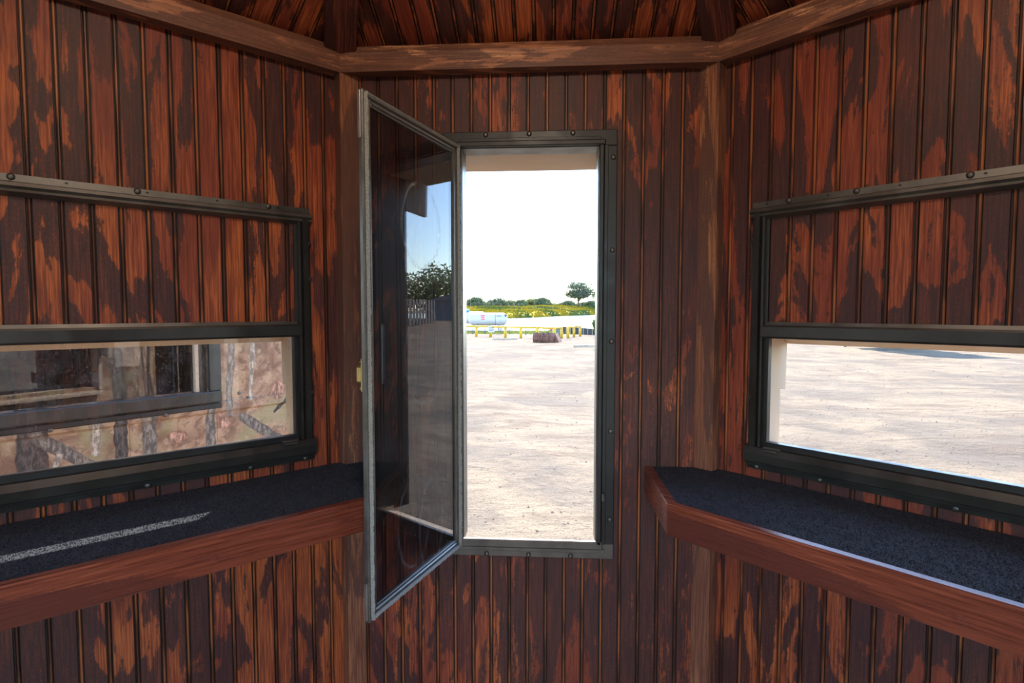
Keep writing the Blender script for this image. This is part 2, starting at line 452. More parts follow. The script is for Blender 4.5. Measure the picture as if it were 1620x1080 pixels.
def plank_piece(mb, u, a, b, za, zb):
    pts, ms = profile(u, a, b)
    if len(pts) < 2 or b-a < 1e-4: return
    poly = pts + [(pts[-1][0], -0.0082), (pts[0][0], -0.0082)]
    mb.prism(poly, 'z', za, zb, 0, ms + [0, 0, 0])
def plank_wall(k, root):
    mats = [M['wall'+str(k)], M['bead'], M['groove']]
    (ha, hb, hc, hd) = holes[k][0]
    u = start[k]
    while u < W - 0.001:
        a, b = max(u, 0.0), min(u+PITCH, W)
        if b - a > 0.002:
            ia, ib = max(a, ha), min(b, hb)
            if ib - ia <= 1e-4:
                mb = MB(); plank_piece(mb, u, a, b, 0.0, ZT); mb.build('plank', mats, root)
            elif ia <= a+1e-4 and ib >= b-1e-4:
                for z0, z1 in ((hd + (0.012 if k == 1 else 0), ZT), (0.0, hc)):
                    mb = MB(); plank_piece(mb, u, a, b, z0, z1); mb.build('plank', mats, root)
            else:
                mb = MB(); plank_piece(mb, u, ia, ib, hd + (0.012 if k == 1 else 0), ZT); plank_piece(mb, u, ia, ib, 0.0, hc)
                if a < ia: plank_piece(mb, u, a, ia, 0.0, ZT)
                if ib < b: plank_piece(mb, u, ib, b, 0.0, ZT)
                mb.build('plank', mats, root)
        u += PITCH
walls = {}
for k in range(8):
    walls[k] = wall_shell(k)
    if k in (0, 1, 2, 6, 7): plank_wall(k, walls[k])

# unseen plank door added to the back wall, open wide to let daylight in
dr_ = empty('door_1', mat=frame(4) @ Matrix.Translation((0.842, -0.05, 0)) @ Matrix.Rotation(R(-100), 4, 'Z')); tag(dr_, 'added unseen plank door behind the camera, open wide for daylight', None, None, 'structure')
for i in range(6): MB().bbox(-0.80+i*0.1333, -0.80+i*0.1333+0.131, -0.03, 0.0, 0.02, 1.87, 0.003).build('door_board', M['wall4'], dr_)
for zz in (0.25, 0.95, 1.6): MB().bbox(-0.78, -0.02, 0.0, 0.02, zz-0.045, zz+0.045, 0.003).build('door_ledge', M['wall4'], dr_)
MB().tube((-0.74, 0.0, 0.98), (-0.74, 0.05, 0.98), 0.009).lathe([(0.012, 0.045), (0.026, 0.055), (0.026, 0.07), (0.012, 0.08)], (-0.74, 0, 0.98), 'y', 14).build('door_knob', M['brass'], dr_)

# floor and foundation
def octa(r_extra, z): 
    s = (APO + r_extra)/APO
    return [(CEN.x + (c.x-CEN.x)*s, CEN.y + (c.y-CEN.y)*s) for c in corner[:8]]
fl = MB(); fl.prism(octa(WT, 0), 'z', -0.06, -0.0005)
tag(fl.build('floor', M['floor']), 'bare plywood cabin floor', None, None, 'structure')
M['timber'] = plain('weathered_timber', (0.36, 0.29, 0.21), 0.8, var=0.3, scale=9)
sk = empty('skid_base', (CEN.x, CEN.y, -0.6))
tag(sk, 'timber skids and blocks carrying the cabin floor', 'skids')
for i, xx in enumerate((-0.7, 0.0, 0.7)):
    MB().bbox(xx-0.06, xx+0.06, -1.0, 1.0, 0.0, 0.14, 0.008).build('skid_beam', M['timber'], sk)
    for yy in (-0.7, 0.7): MB().bbox(xx-0.09, xx+0.09, yy-0.1, yy+0.1, 0.14, 0.539, 0.008).build('skid_block', M['timber'], sk)

# ------------------------------------------------------------------ trims: eave beams, corner posts, rafters, ceiling
SL = 0.46                                     # roof slope
BD = 0.032                                    # beam depth into the room
tn = 1
for k in range(8):
    mb = MB()
    poly = [(0.0, 1.892), (BD, 1.892), (BD, 1.934), (BD-0.010, 1.952), (BD-0.022, 1.957), (0.0, 1.957)]
    mb.prism(poly, 'x', lambda p: p[0]*T225, lambda p: W - p[0]*T225)
    o = mb.build('trim_%d' % tn, M['beam'], None, frame(k)); tn += 1
    tag(o, 'stained eave beam along the top of the %s wall' % NAMES[k].replace('_', ' '), None, None, 'structure')
for k, flip in ((1, False), (7, True)):
    poly = [(0.0, 0.0), (0.0155, 0.0), (0.0155, 0.031), (-0.030, 0.031)]
    if flip: poly = [(W-x, y) for x, y in poly]
    o = MB().prism(poly, 'z', 0.0, 1.892).build('trim_%d' % tn, M['post'], None, frame(k)); tn += 1
    tag(o, 'square stained corner post %s of the casement window' % ('right' if flip else 'left'), None, None, 'structure')
apex = Vector((CEN.x, CEN.y, 1.93 + SL*APO))
for k in range(8):
    c = corner[k] + (CEN-corner[k]).normalized()*0.03; c = Vector((c.x, c.y, 1.955))
    ap = Vector((CEN.x, CEN.y, 1.955 + SL*APO*0.985))
    d = (ap-c); L = d.length; d.normalize()
    side = d.cross(Vector((0, 0, 1))).normalized(); nrm = side.cross(d).normalized()
    mtx = Matrix((( side.x, nrm.x, d.x, c.x), (side.y, nrm.y, d.y, c.y), (side.z, nrm.z, d.z, c.z), (0, 0, 0, 1)))
    mb = MB(); mb.bbox(-0.035, 0.035, -0.022, 0.020, -0.045, L-0.05, 0.003)
    o = mb.build('trim_%d' % tn, M['rafter'], None, mtx); tn += 1
    tag(o, 'stained hip rafter rising from cabin corner %s' % ('right of the casement' if k == 0 else 'left of the casement' if k == 1 else 'behind'), None, None, 'structure')
# ceiling shell with overhanging eaves
OH = 0.17
mb = MB()
so = (APO+WT+OH)/APO
zi = 1.981; ze = zi - SL*(WT+OH)
vs = []
for z in (0.0, 0.03):
    vs += [(CEN.x+(c.x-CEN.x)*so, CEN.y+(c.y-CEN.y)*so, ze+z) for c in corner[:8]]
    vs.append((CEN.x, CEN.y, zi + SL*APO + z))
fs0 = [(i, (i+1) % 8, 8) for i in range(8)]; fs1 = [(9+(i+1) % 8, 9+i, 17) for i in range(8)]
fs2 = [(i, 9+i, 9+(i+1) % 8, (i+1) % 8) for i in range(8)]
mb.add(vs, fs0, 0); mb.add(vs, fs1, 1); mb.add(vs, fs2, 1)
M['shingle'] = plain('roof_metal', (0.22, 0.17, 0.13), 0.5, 0.2, var=0.1)
ceiling = mb.build('ceiling', [M['tan'], M['shingle']])
tag(ceiling, 'eight-sided stained beadboard ceiling under the roof', None, None, 'structure')
cosS = 1/math.sqrt(1+SL*SL)
for k in range(8):
    # panel frame: x along wall, y up the slope, z facing the room (down)
    fm = frame(k)
    ex = (fm.to_3x3() @ Vector((1, 0, 0))); inn = (fm.to_3x3() @ Vector((0, 1, 0)))
    ey = (inn + Vector((0, 0, SL))).normalized(); ez = -ex.cross(ey)
    if ez.z > 0: ez = -ez
    o0 = corner[k] + Vector((0, 0, 1.970))
    # right-handed frame: use x' = -ex when needed
    x_ = ex
    if x_.cross(ey).dot(ez) < 0:
        x_ = -ex; o0 = corner[k] + ex*W + Vector((0, 0, 1.970))
    mtx = Matrix(((x_.x, ey.x, ez.x, o0.x), (x_.y, ey.y, ez.y, o0.y), (x_.z, ey.z, ez.z, o0.z), (0, 0, 0, 1)))
    u = 0.012 - PITCH
    while u < W-0.002:
        a, b = max(u, 0.004), min(u+PITCH, W-0.004)
        if b-a > 0.004:
            top = lambda p: max(0.012, min(p[0], W-p[0])*(1/T225)/cosS - 0.004)
            pts, ms = profile(u, a, b)
            poly = pts + [(pts[-1][0], -0.0082), (pts[0][0], -0.0082)]
            # prism over y: points are (x, z)
            m2 = MB(); m2.prism(poly, 'y', lambda p: -0.02, top, 0, ms+[0, 0, 0])
            m2.build('plank', [M['ceil'], M['bead'], M['groove']], ceiling, mtx)
        u += PITCH

# ------------------------------------------------------------------ unseen lamp added below the roof apex to brighten the cabin
lp = empty('fill_lamp', (CEN.x, CEN.y, 1.945 + SL*APO - 0.26)); tag(lp, 'added unseen fill lamp, a glowing ball below the ceiling peak', 'lamp')
tl = NT('fill_lamp_glow'); tl.set(Base_Color=(0.9, 0.85, 0.75)); tl.b.inputs['Emission Color'].default_value = (1.0, 0.80, 0.60, 1); tl.b.inputs['Emission Strength'].default_value = FILL_LAMP
MB().lathe([(0.012, -0.05), (0.034, -0.038), (0.048, -0.012), (0.048, 0.012), (0.034, 0.038), (0.018, 0.05)], (0, 0, 0), 'z', 20).build('globe', tl.mat, lp)
MB().tube((0, 0, 0.05), (0, 0, 0.20), 0.006).build('stem', M['brass'], lp)
MB().lathe([(0.05, 0.19), (0.045, 0.205), (0.02, 0.225)], (0, 0, 0), 'z', 20).build('fill_lamp_rose', M['brass'], lp)
MB().lathe([(0.022, 0.045), (0.024, 0.07), (0.010, 0.085)], (0, 0, 0), 'z', 16).build('socket', M['brass'], lp)

# ------------------------------------------------------------------ windows
screw_mb = MB().lathe([(0.0062, 0.0), (0.0060, 0.0016), (0.0042, 0.0034), (0.0018, 0.0040)], (0, 0, 0), 'y', 10)
screw_me = screw_mb.mesh('screw_head', M['screw'])
hole_me = MB().lathe([(0.0028, 0.0), (0.0026, 0.0006)], (0, 0, 0), 'y', 8).mesh('screw_hole', M['black_al'])

def hood(root, a, b, inner, lip, cheek_z, yb=None):
    """Rain hood outside a window opening: sloping board from inner (y,z) to lip (y,z), a cheek at each end."""
    (yi, zi_), (yl, zl) = inner, lip
    MB().prism([(yi, zi_), (yi, zi_+0.014), (yl-0.010, zl+0.012), (yl-0.010, zl), (yl, zl)], 'x', a-0.014, b+0.014).build('hood_board', M['tan'], root)
    y0 = -WT if yb is None else yb
    for s_, u in ((0, a), (1, b)):
        u0, u1 = (u-0.014, u) if s_ == 0 else (u, u+0.014)
        MB().prism([(y0, zi_), (yi, zi_), (yl+0.001, zl-0.002), (yl+0.004, min(zl, cheek_z)-0.012), (y0, cheek_z)], 'x', u0, u1).build('hood_cheek', M['tan'], root)

def casement(k, n, hole, angle, label, detailed=True, sash_len=0.362):
    a, b, c, d = hole
    root = empty('window_%d' % n, mat=frame(k) @ Matrix.Translation((0, 0, 0)))
    tag(root, label, None, None, 'structure')
    fl_ = 0.041
    # flange boards (mitred look: top/bottom run full width)
    for nm, (u0, u1, z0, z1) in (('frame_top', (a-fl_, b+fl_, d, d+0.036)), ('frame_bottom', (a-fl_, b+fl_, c-0.037, c)), ('frame_side', (a-fl_, a, c, d)), ('frame_side', (b, b+fl_, c, d))):
        m = MB(); m.bbox(u0, u1, 0.0, 0.006, z0, z1, 0.0015)
        horiz = u1-u0 > z1-z0
        # raised inner channel toward the opening
        if horiz:
            if z0 >= d-1e-6: m.bbox(a-0.014, b+0.014, 0.004, 0.016, z0, z0+0.012, 0.002); m.bbox(a-0.004, b+0.004, 0.004, 0.011, z0+0.012, z0+0.020, 0.001)
            else: m.bbox(a-0.014, b+0.014, 0.004, 0.016, z1-0.011, z1+0.008, 0.002); m.bbox(a-0.02, b+0.02, 0.004, 0.011, z1-0.021, z1-0.012, 0.001)
        else:
            if u1 <= a+1e-6: m.bbox(u1-0.011, u1, 0.004, 0.016, z0, z1, 0.002); m.bbox(u1-0.021, u1-0.012, 0.004, 0.010, z0, z1, 0.001)
            else: m.bbox(u0, u0+0.011, 0.004, 0.016, z0, z1, 0.002); m.bbox(u0+0.012, u0+0.021, 0.004, 0.010, z0, z1, 0.001)
        m.build(nm, M['black_al'] if nm != 'frame_bottom' else M['bronze2'], root)
    # metal lining of the opening
    m = MB(); e = 0.002
    m.box(a, a+e, -WT, 0.004, c, d); m.box(b-e, b, -WT, 0.004, c, d); m.box(a, b, -WT, 0.004, d-e, d)
    m.build('jamb_lining', M['bronze'], root)
    MB().prism([(-WT-0.012, c-0.030), (-WT-0.012, c-0.022), (0.004, c+0.002), (0.004, c-0.008)], 'x', a, b).build('window_sill', M['tan'], root)
    for (u, z) in [(a-0.032, c+0.06+i*0.21) for i in range(5)] + [(b+0.032, c+0.055+i*0.21) for i in range(5)] + [(a+0.06+i*0.1, d+0.029) for i in range(3)] + [(a+0.06+i*0.1, c-0.031) for i in range(3)]:
        put('screw_head', screw_me, root, Matrix.Translation((u, 0.006, z)))
    # strike plate with small holes
    MB().bbox(a-0.018, a-0.011, 0.0145, 0.0175, c+0.105, c+0.125, 0.001).build('strike_plate', M['bronze2'], root)
    m = MB()
    a2, b2 = a-0.018, b+0.032
    for bx in ((a2-0.016, a2, c-0.02, d+0.016), (b2, b2+0.016, c-0.02, d+0.016)): m.box(bx[0], bx[1], -0.122, -WT, bx[2], bx[3])
    m.build('outer_casing', M['bronze'], root)
    MB().box(a2, b2, -0.122, -WT, d, d+0.016).build('outer_header', M['tan'], root)
    hood(root, a2, b2, (-0.122, d+0.002), (-0.205, d-0.002), d-0.085, -0.122)
    # hinged sash, pivot at the left jamb as seen from inside (high u)
    hx = b + 0.004
    # local x of sash: along the sash from hinge to free edge ; closed direction is -u
    sm_ = Matrix.Translation((hx, 0.014, c-0.013)) @ Matrix.Rotation(angle, 4, 'Z')
    sash = empty('sash', parent=root, mat=sm_)
    H = d - c + 0.020; Lw = sash_len; st = 0.019; th = 0.011
    def stile(nm, x0, x1, z0, z1, mt):
        m = MB()
        m.bbox(x0, x1, -th, 0.0, z0, z1, 0.0025)
        # inner bead stepping down to the glass
        return m.build(nm, mt, sash)
    stile('stile', 0.0, st, 0, H, M['sashmetal']); stile('stile', Lw-st, Lw, 0, H, M['sashmetal'])
    stile('rail', st, Lw-st, 0, st, M['sashmetal']); stile('rail', st, Lw-st, H-st, H, M['sashmetal'])
    gb = MB(); g0 = 0.006
    gb.bbox(st, st+g0, -0.010, -0.001, st, H-st, 0.001); gb.bbox(Lw-st-g0, Lw-st, -0.010, -0.001, st, H-st, 0.001)
    gb.bbox(st+g0, Lw-st-g0, -0.010, -0.001, st, st+g0, 0.001); gb.bbox(st+g0, Lw-st-g0, -0.010, -0.001, H-st-g0, H-st, 0.001)
    gb.build('glazing_bead', M['bronze2'], sash)
    ws = MB(); w0 = 0.0055; rr = random.Random(3)
    def pile(x0, x1, z0, z1):
        # short-tufted weatherstrip : a run of little ridged blocks
        vert = (z1-z0) > (x1-x0); L_ = (z1-z0) if vert else (x1-x0); nseg = int(L_/0.006)
        for i in range(nseg):
            t0, t1 = L_*i/nseg, L_*(i+1)/nseg; hh = 0.0052+rr.random()*0.0016
            if vert: ws.add([(x0, 0, z0+t0), (x1, 0, z0+t0), (x1, 0, z0+t1), (x0, 0, z0+t1), ((x0+x1)/2-.001, hh, z0+t0), ((x0+x1)/2+.001, hh, z0+t0), ((x0+x1)/2+.001, hh, z0+t1), ((x0+x1)/2-.001, hh, z0+t1)], [(0, 4, 7, 3), (4, 5, 6, 7), (1, 2, 6, 5), (0, 1, 5, 4), (3, 7, 6, 2)])
            else: ws.add([(x0+t0, 0, z0), (x0+t0, 0, z1), (x0+t1, 0, z1), (x0+t1, 0, z0), (x0+t0, hh, (z0+z1)/2-.001), (x0+t0, hh, (z0+z1)/2+.001), (x0+t1, hh, (z0+z1)/2+.001), (x0+t1, hh, (z0+z1)/2-.001)], [(0, 4, 7, 3), (4, 5, 6, 7), (1, 2, 6, 5), (0, 1, 5, 4), (3, 7, 6, 2)])
    o_ = 0.005
    pile(o_, o_+w0, o_, H-o_); pile(Lw-o_-w0, Lw-o_, o_, H-o_); pile(o_+w0, Lw-o_-w0, o_, o_+w0); pile(o_+w0, Lw-o_-w0, H-o_-w0, H-o_)
    wo = ws.build('weatherstrip', M['gasket'], sash); wo['kind'] = 'stuff'
    MB().box(st+0.002, Lw-st-0.002, -0.0080, -0.0050, st+0.002, H-st-0.002).build('glass_pane', M['glass_sash'], sash)
    # bright edge caps top and bottom of the free stile and the brass latch on the room side
    for z0, z1 in ((0.006, 0.075), (H-0.085, H-0.004)):
        MB().bbox(Lw, Lw+0.003, -0.009, -0.003, z0, z1, 0.0008).build('edge_cap', M['alu'], sash)
    lm = MB(); zc_ = H*0.475
    lm.bbox(Lw-0.018, Lw-0.004, -th-0.004, -th, zc_-0.03, zc_+0.03, 0.001)
    lm.bbox(Lw-0.014, Lw-0.006, -th-0.016, -th-0.003, zc_-0.014, zc_+0.016, 0.003)
    lm.tube((Lw-0.010, -th-0.003, zc_+0.024), (Lw-0.010, -th-0.008, zc_+0.024), 0.004)
    lm.tube((Lw-0.010, -th-0.003, zc_-0.024), (Lw-0.010, -th-0.008, zc_-0.024), 0.004)
    lm.build('latch', M['brass'], sash)
    MB().bbox(Lw*0.80-0.003, Lw*0.80+0.003, -th-0.006, -th, H*0.45, H*0.57, 0.002).build('pull_bar', M['alu'], sash)
    for zz in (0.12, H-0.12):
        MB().tube((-0.002, -0.004, zz-0.03), (-0.002, -0.004, zz+0.03), 0.005).build('hinge', M['bronze'], sash)
    return root

def hwindow(k, n, hole, label, glassmat, hood_gap=0.0, latch_u=None):
    a, b, c, d = hole
    root = empty('window_%d' % n, mat=frame(k)); tag(root, label, None, None, 'structure')
    A, B, C, Dz = a-0.037, b+0.037, 1.008, 1.579
    # head track: flat flange above, protruding hollow channel below
    m = MB(); m.prism([(0, Dz-0.014), (0, Dz), (0.005, Dz), (0.006, Dz-0.012), (0.020, Dz-0.016), (0.022, Dz-0.022), (0.016, Dz-0.0265), (0.018, Dz-0.031), (0.004, Dz-0.037), (0, Dz-0.037)], 'x', A, B)
    m.build('frame_top', M['bronze2'], root)
    # side tracks
    for s_, (u0, u1) in enumerate(((A, a), (b, B))):
        m = MB()
        if s_ == 0: prof = [(u0, 0), (u0, 0.004), (u0+0.008, 0.005), (u0+0.009, 0.018), (u0+0.022, 0.020), (u0+0.022, 0.006), (u0+0.026, 0.006), (u0+0.026, 0.014), (u1-0.006, 0.014), (u1-0.006, 0.005), (u1, 0.005), (u1, 0)]
        else: prof = [(u1-(x-A), y) for x, y in [(A, 0), (A, 0.004), (A+0.008, 0.005), (A+0.009, 0.018), (A+0.022, 0.020), (A+0.022, 0.006), (A+0.026, 0.006), (A+0.026, 0.014), (a-0.006, 0.014), (a-0.006, 0.005), (a, 0.005), (a, 0)]]
        m.prism(prof, 'z', C+0.03, Dz-0.020)
        m.build('frame_side', M['bronze'], root)
    # sill: sloped nose plus lower flange
    m = MB(); m.prism([(0, C-0.004), (0.005, C-0.004), (0.006, C+0.004), (0.012, C+0.006), (0.013, C+0.012), (0.024, C+0.016), (0.026, C+0.034), (0.020, C+0.047), (0.0, C+0.050)], 'x', A, B)
    m.build('frame_bottom', M['bronze'], root)
    # sash top rail (meeting rail) and its thin cap
    m = MB(); m.prism([(0.002, d-0.010), (0.013, d-0.010), (0.015, d-0.006), (0.015, d+0.014), (0.013, d+0.018), (0.002, d+0.018)], 'x', a-0.010, b+0.010)
    m.build('meeting_rail', M['bronze'], root)
    m = MB(); m.prism([(0.000, d+0.018), (0.009, d+0.018), (0.007, d+0.0245), (0.000, d+0.0245)], 'x', a-0.002, b+0.002)
    m.build('rail_cap', M['bronze2'], root)
    # sash sides / bottom rail
    for (u0, u1) in ((a-0.002, a+0.006), (b-0.006, b+0.002)):
        MB().bbox(u0, u1, -0.006, 0.010, c-0.002, d-0.008, 0.001).build('sash_stile', M['black_al'], root)
    MB().bbox(a, b, -0.006, 0.012, c-0.004, c+0.012, 0.001).build('sash_rail', M['black_al'], root)
    MB().box(a+0.002, b-0.002, -0.006, -0.003, c, d).build('glass_pane', glassmat, root)
    # opening lining outside the glass: tan boards with a bright front edge
    MB().bbox(a-0.012, a+0.001, -WT-0.012, -0.012, c-0.01, d, 0.001).build('reveal_board', M['tan'], root)
    MB().bbox(b-0.001, b+0.012, -WT-0.012, -0.012, c-0.01, d, 0.001).build('reveal_board', M['tan'], root)
    MB().prism([(-WT-0.03, c-0.026), (-WT-0.03, c-0.018), (-0.008, c-0.004), (-0.008, c-0.012)], 'x', a-0.01, b+0.01).build('window_sill', M['tan'], root)
    for u in [A+0.05+i*(B-A-0.1)/5 for i in range(6)]:
        put('screw_hole', hole_me, root, Matrix.Translation((u+0.02, 0.005, Dz-0.006)))
    for u in (A+0.09, A+0.33, B-0.20, B-0.075):
        put('screw_head', screw_me, root, Matrix.Translation((u, 0.0048, Dz-0.005)))
    for u in (A+0.02, A+0.14, A+0.33, A+0.55, B-0.02):
        put('screw_head', screw_me, root, Matrix.Translation((u, 0.0048, C+0.001)))
    for u in (A+0.003, B-0.003):
        for z in (1.16, 1.42, 1.50): put('screw_head', screw_me, root, Matrix.Translation((u, 0.004, z)))
    # little lift latches at both ends of the bottom rail
    for u in (a+0.004, b-0.040):
        m = MB(); m.bbox(u, u+0.036, 0.010, 0.022, c-0.001, c+0.004, 0.001); m.bbox(u+0.004, u+0.032, 0.020, 0.027, c-0.006, c-0.001, 0.001)
        m.build('lift_latch', M['screw'], root)
    hood(root, a-0.01, b+0.01, (-0.058, 1.322) if hood_gap else (-0.053, 1.322), (-0.119, 1.273), 1.18)
    return root

def sash_angle(k, P_free, hole):
    """rotation (in wall frame) that sends the sash x axis from the hinge towards a world point"""
    h = frame(k) @ Vector((hole[1]+0.004, 0.014, 0)); d = frame(k).inverted().to_3x3() @ (Vector(P_free)-h)
    return math.atan2(d.y, d.x)
casement(0, 1, CASE, sash_angle(0, (-0.325, 0.970, 0), CASE), 'tall narrow casement window, its glass sash swung open into the cabin')
hwindow(1, 2, HORI[0], 'wide lift-up window of the left wall looking onto the camouflaged cabin', M['glass'], hood_gap=0.012)
hwindow(7, 3, HORI[1], 'wide lift-up window of the right wall looking onto bare ground', M['glass_clear'])
casement(2, 4, CASE, R(18), 'tall casement window in the wall left of the camera, sash open')
casement(6, 5, holes[6][0], R(14), 'tall casement window in the wall right of the camera, sash open')
hwindow(3, 6, HORI[0], 'wide lift-up window behind the camera to the left', M['glass_clear'])
hwindow(5, 7, HORI[0], 'wide lift-up window behind the camera to the right', M['glass_clear'])

# ------------------------------------------------------------------ shelves
ZS = 0.985; SD = 0.295
def shelf(k, left):
    # plan outline in wall frame: corner with front wall at u=0 (left wall) or u=W (right wall)
    e = Vector((-0.3375 if left else 0.2215, 0))
    fm = frame(k).inverted()
    X = -0.3375 if left else 0.2215
    p_wall = fm @ Vector((X, D, 0))                       # end meets the front wall
    # where the end line (x = X) meets the front edge (y_local = SD)
    Yf = None
    lo, hi = 0.0, D
    for _ in range(60):
        mid = (lo+hi)/2
        if (fm @ Vector((X, mid, 0))).y > SD: lo = mid
        else: hi = mid
    p_cor = fm @ Vector((X, lo, 0))
    c0 = 0.0 if left else W
    far = W+0.10 if left else -0.10
    root = empty('corner_shelf', mat=frame(k) @ Matrix.Translation((W/2, 0, ZS-0.062)))
    tag(root, 'carpet-topped wooden shelf below the left window, a sunlit streak on it' if left else 'carpet-topped wooden shelf below the right window, its mitred end in view', 'shelf', 'carpeted window shelves')
    back = Matrix.Translation((-W/2, 0, 0))
    tb = 0.019                                            # board thickness
    H = 0.062
    dirx = 1 if left else -1
    d_end = (p_cor.xy - p_wall.xy).normalized()            # along the end board
    n_end = Vector((-d_end.y, d_end.x))
    if n_end.dot(Vector((W/2, SD/2)) - p_wall.xy) < 0: n_end = -n_end
    # inner mitre point: offset both edges by tb
    A = p_wall.xy + n_end*tb; 
    t_ = (SD-tb - A.y)/d_end.y; inner = A + d_end*t_
    t0 = (0.0 - p_wall.y)
    # end wall intersection of inner line with the front wall line (direction of front wall in local frame)
    # front board: outer (p_cor -> far), inner
    fb = [(p_cor.x, p_cor.y), (far, SD), (far, SD-tb), (inner.x, inner.y)]
    m = MB(); m.prism(fb, 'z', 0.0, H); o = m.build('front_board', M['shelfwood'], root, back)
    bv = o.modifiers.new('edge', 'BEVEL'); bv.width = 0.0025; bv.segments = 2; bv.limit_method = 'ANGLE'
    fw_dir = (fm.to_3x3() @ Vector((1, 0, 0))).xy
    # p_wall + fw_dir*s such that offset along n_end equals tb
    s_ = tb / fw_dir.dot(n_end)
    pw_in = p_wall.xy + fw_dir*s_
    m = MB(); m.prism([(p_wall.x, p_wall.y), (p_cor.x, p_cor.y), (inner.x, inner.y), (pw_in.x, pw_in.y)], 'z', 0.0, H)
    o = m.build('end_board', M['shelfwood'], root, back)
    bv = o.modifiers.new('edge', 'BEVEL'); bv.width = 0.0025; bv.segments = 2; bv.limit_method = 'ANGLE'
    poly = [(pw_in.x, pw_in.y), (inner.x, inner.y), (far, SD-tb), (far, 0.001), (c0, 0.001)]
    # carpet as a fine wavy sheet
    m = MB(); m.prism(poly, 'z', H-0.012, H-0.0015); ct = m.build('carpet_top', M['carpet'], root, back)
    m = MB(); m.prism(poly, 'z', 0.004, H-0.013); m.build('shelf_core', M['shell_in'], root, back)
    # short carpet pile standing on the sheet
    rr = random.Random(8 if left else 9); pm = MB()
    ux0, ux1 = min(p[0] for p in poly), max(p[0] for p in poly)
    def inside(x, y):
        c = False; n = len(poly)
        for i in range(n):
            x0, y0 = poly[i]; x1, y1 = poly[(i+1) % n]
            if (y0 > y) != (y1 > y) and x < (x1-x0)*(y-y0)/(y1-y0)+x0: c = not c
        return c
    cnt = 0
    while cnt < 26000:
        x, y = rr.uniform(ux0, ux1), rr.uniform(0.004, max(p[1] for p in poly))
        cnt += 1
        if not inside(x, y) or not inside(x+0.003, y) or not inside(x-0.003, y): continue
        h = rr.uniform(0.0015, 0.0035); a = rr.uniform(0, 6.28); w = 0.0011; lx, ly = rr.uniform(-.0015, .0015), rr.uniform(-.0015, .0015)
        pm.add([(x-w*math.cos(a), y-w*math.sin(a), H-0.002), (x+w*math.cos(a), y+w*math.sin(a), H-0.002), (x+lx, y+ly, H-0.002+h)], [(0, 1, 2)])
    me = bpy.data.meshes.new('carpet_pile'); me.from_pydata(pm.v, [], pm.f); me.materials.append(M['carpet'])
    po = put('carpet_pile', me, ct); po['kind'] = 'stuff'
    return root
shelf(1, True)
shelf(7, False)

# ------------------------------------------------------------------ outdoors: ground, pond, field
GZ = -0.6
def ss(a, b, x):
    t = max(0.0, min(1.0, (x-a)/(b-a))); return t*t*(3-2*t)
def ground_h(x, y):
    h = GZ
    h += 0.75*ss(24, 46, x)*(1-ss(60, 75, y))*ss(-20, 20, y)         # rises gently to the right
    near = 1 - 0.75*ss(45, 60, y)
    h += near*(0.035*noise.noise((x*0.35, y*0.35, 1.0)) + 0.03*noise.noise((x*0.9, y*0.9, 4.0)) + 0.02*noise.noise((x*2.3, y*2.3, 7.0)))
    if y > 52:
        shore = 54 + 0.0*x
        h -= 1.3*ss(shore, shore+7, y)
    return h
def sand():
    t = NT('pale_sandy_ground')
    v = t.coords()
    n1 = t.noise(v, 0.55, 5, 0.6, 0.6); n2 = t.noise(v, 4.5, 5, 0.65, 0.3); n3 = t.noise(v, 46, 4, 0.7)
    vs_ = t.coords(scale=(0.35, 1.6, 1)); n4 = t.noise(vs_, 1.1, 5, 0.62, 0.8)
    c = t.mix(t.rng(n1, 0.36, 0.64), (0.222, 0.162, 0.103), (0.132, 0.100, 0.072))
    c = t.mix(t.rng(n4, 0.52, 0.64, 0.0, 0.65), c, (0.115, 0.077, 0.050))
    c = t.mix(t.rng(n2, 0.50, 0.72, 0.0, 0.5), c, (0.10, 0.071, 0.050))
    c = t.mix(t.rng(n3, 0.52, 0.66, 0.0, 0.7), c, (0.065, 0.047, 0.036))
    h = t.math('ADD', t.math('MULTIPLY', n2, 1.0), t.math('MULTIPLY', n3, 0.22))
    h = t.math('ADD', h, t.math('MULTIPLY', n4, 0.8))
    t.bump(h, 0.9, 0.09)
    t.b.inputs['Specular IOR Level'].default_value = 0.2
    return t.set(Base_Color=c, Roughness=0.95)
M['sand'] = sand()
def grid(name, xs, ys, fn, mats, kind='structure', label=None):
    vs = [(x, y, fn(x, y)) for y in ys for x in xs]
    nx = len(xs); fs = [(j*nx+i, j*nx+i+1, (j+1)*nx+i+1, (j+1)*nx+i) for j in range(len(ys)-1) for i in range(nx-1)]
    me = bpy.data.meshes.new(name); me.from_pydata(vs, [], fs); me.materials.append(mats)
    me.polygons.foreach_set('use_smooth', [True]*len(fs))
    o = put(name, me); tag(o, label, None, None, kind); return o
def lin(a, b, n): return [a+(b-a)*i/(n-1) for i in range(n)]
grid('ground_yard', lin(-45, -3, 40)[:-1] + lin(-3, 20, 100)[:-1] + lin(20, 130, 110), lin(-40, 2, 30)[:-1] + lin(2, 30, 120)[:-1] + lin(30, 62, 70), ground_h, M['sand'], 'structure', 'pale sandy yard churned by tyres outside the cabin')

def water():
    t = NT('pond_water')
    v = t.coords(scale=(1, 0.35, 1)); n = t.noise(v, 1.6, 4, 0.6, 0.4)
    t.bump(n, 0.35, 0.06)
    t.b.inputs['Specular IOR Level'].default_value = 0.45
    return t.set(Base_Color=(0.06, 0.11, 0.13), Roughness=0.16)
M['water'] = water()
WZ = -0.86
wmb = MB(); wmb.add([(-260, 55, WZ), (260, 55, WZ), (260, 420, WZ), (-260, 420, WZ)], [(0, 1, 2, 3)])
tag(wmb.build('pond', M['water']), 'bright pond glinting beyond the yellow rail', None, None, 'structure')

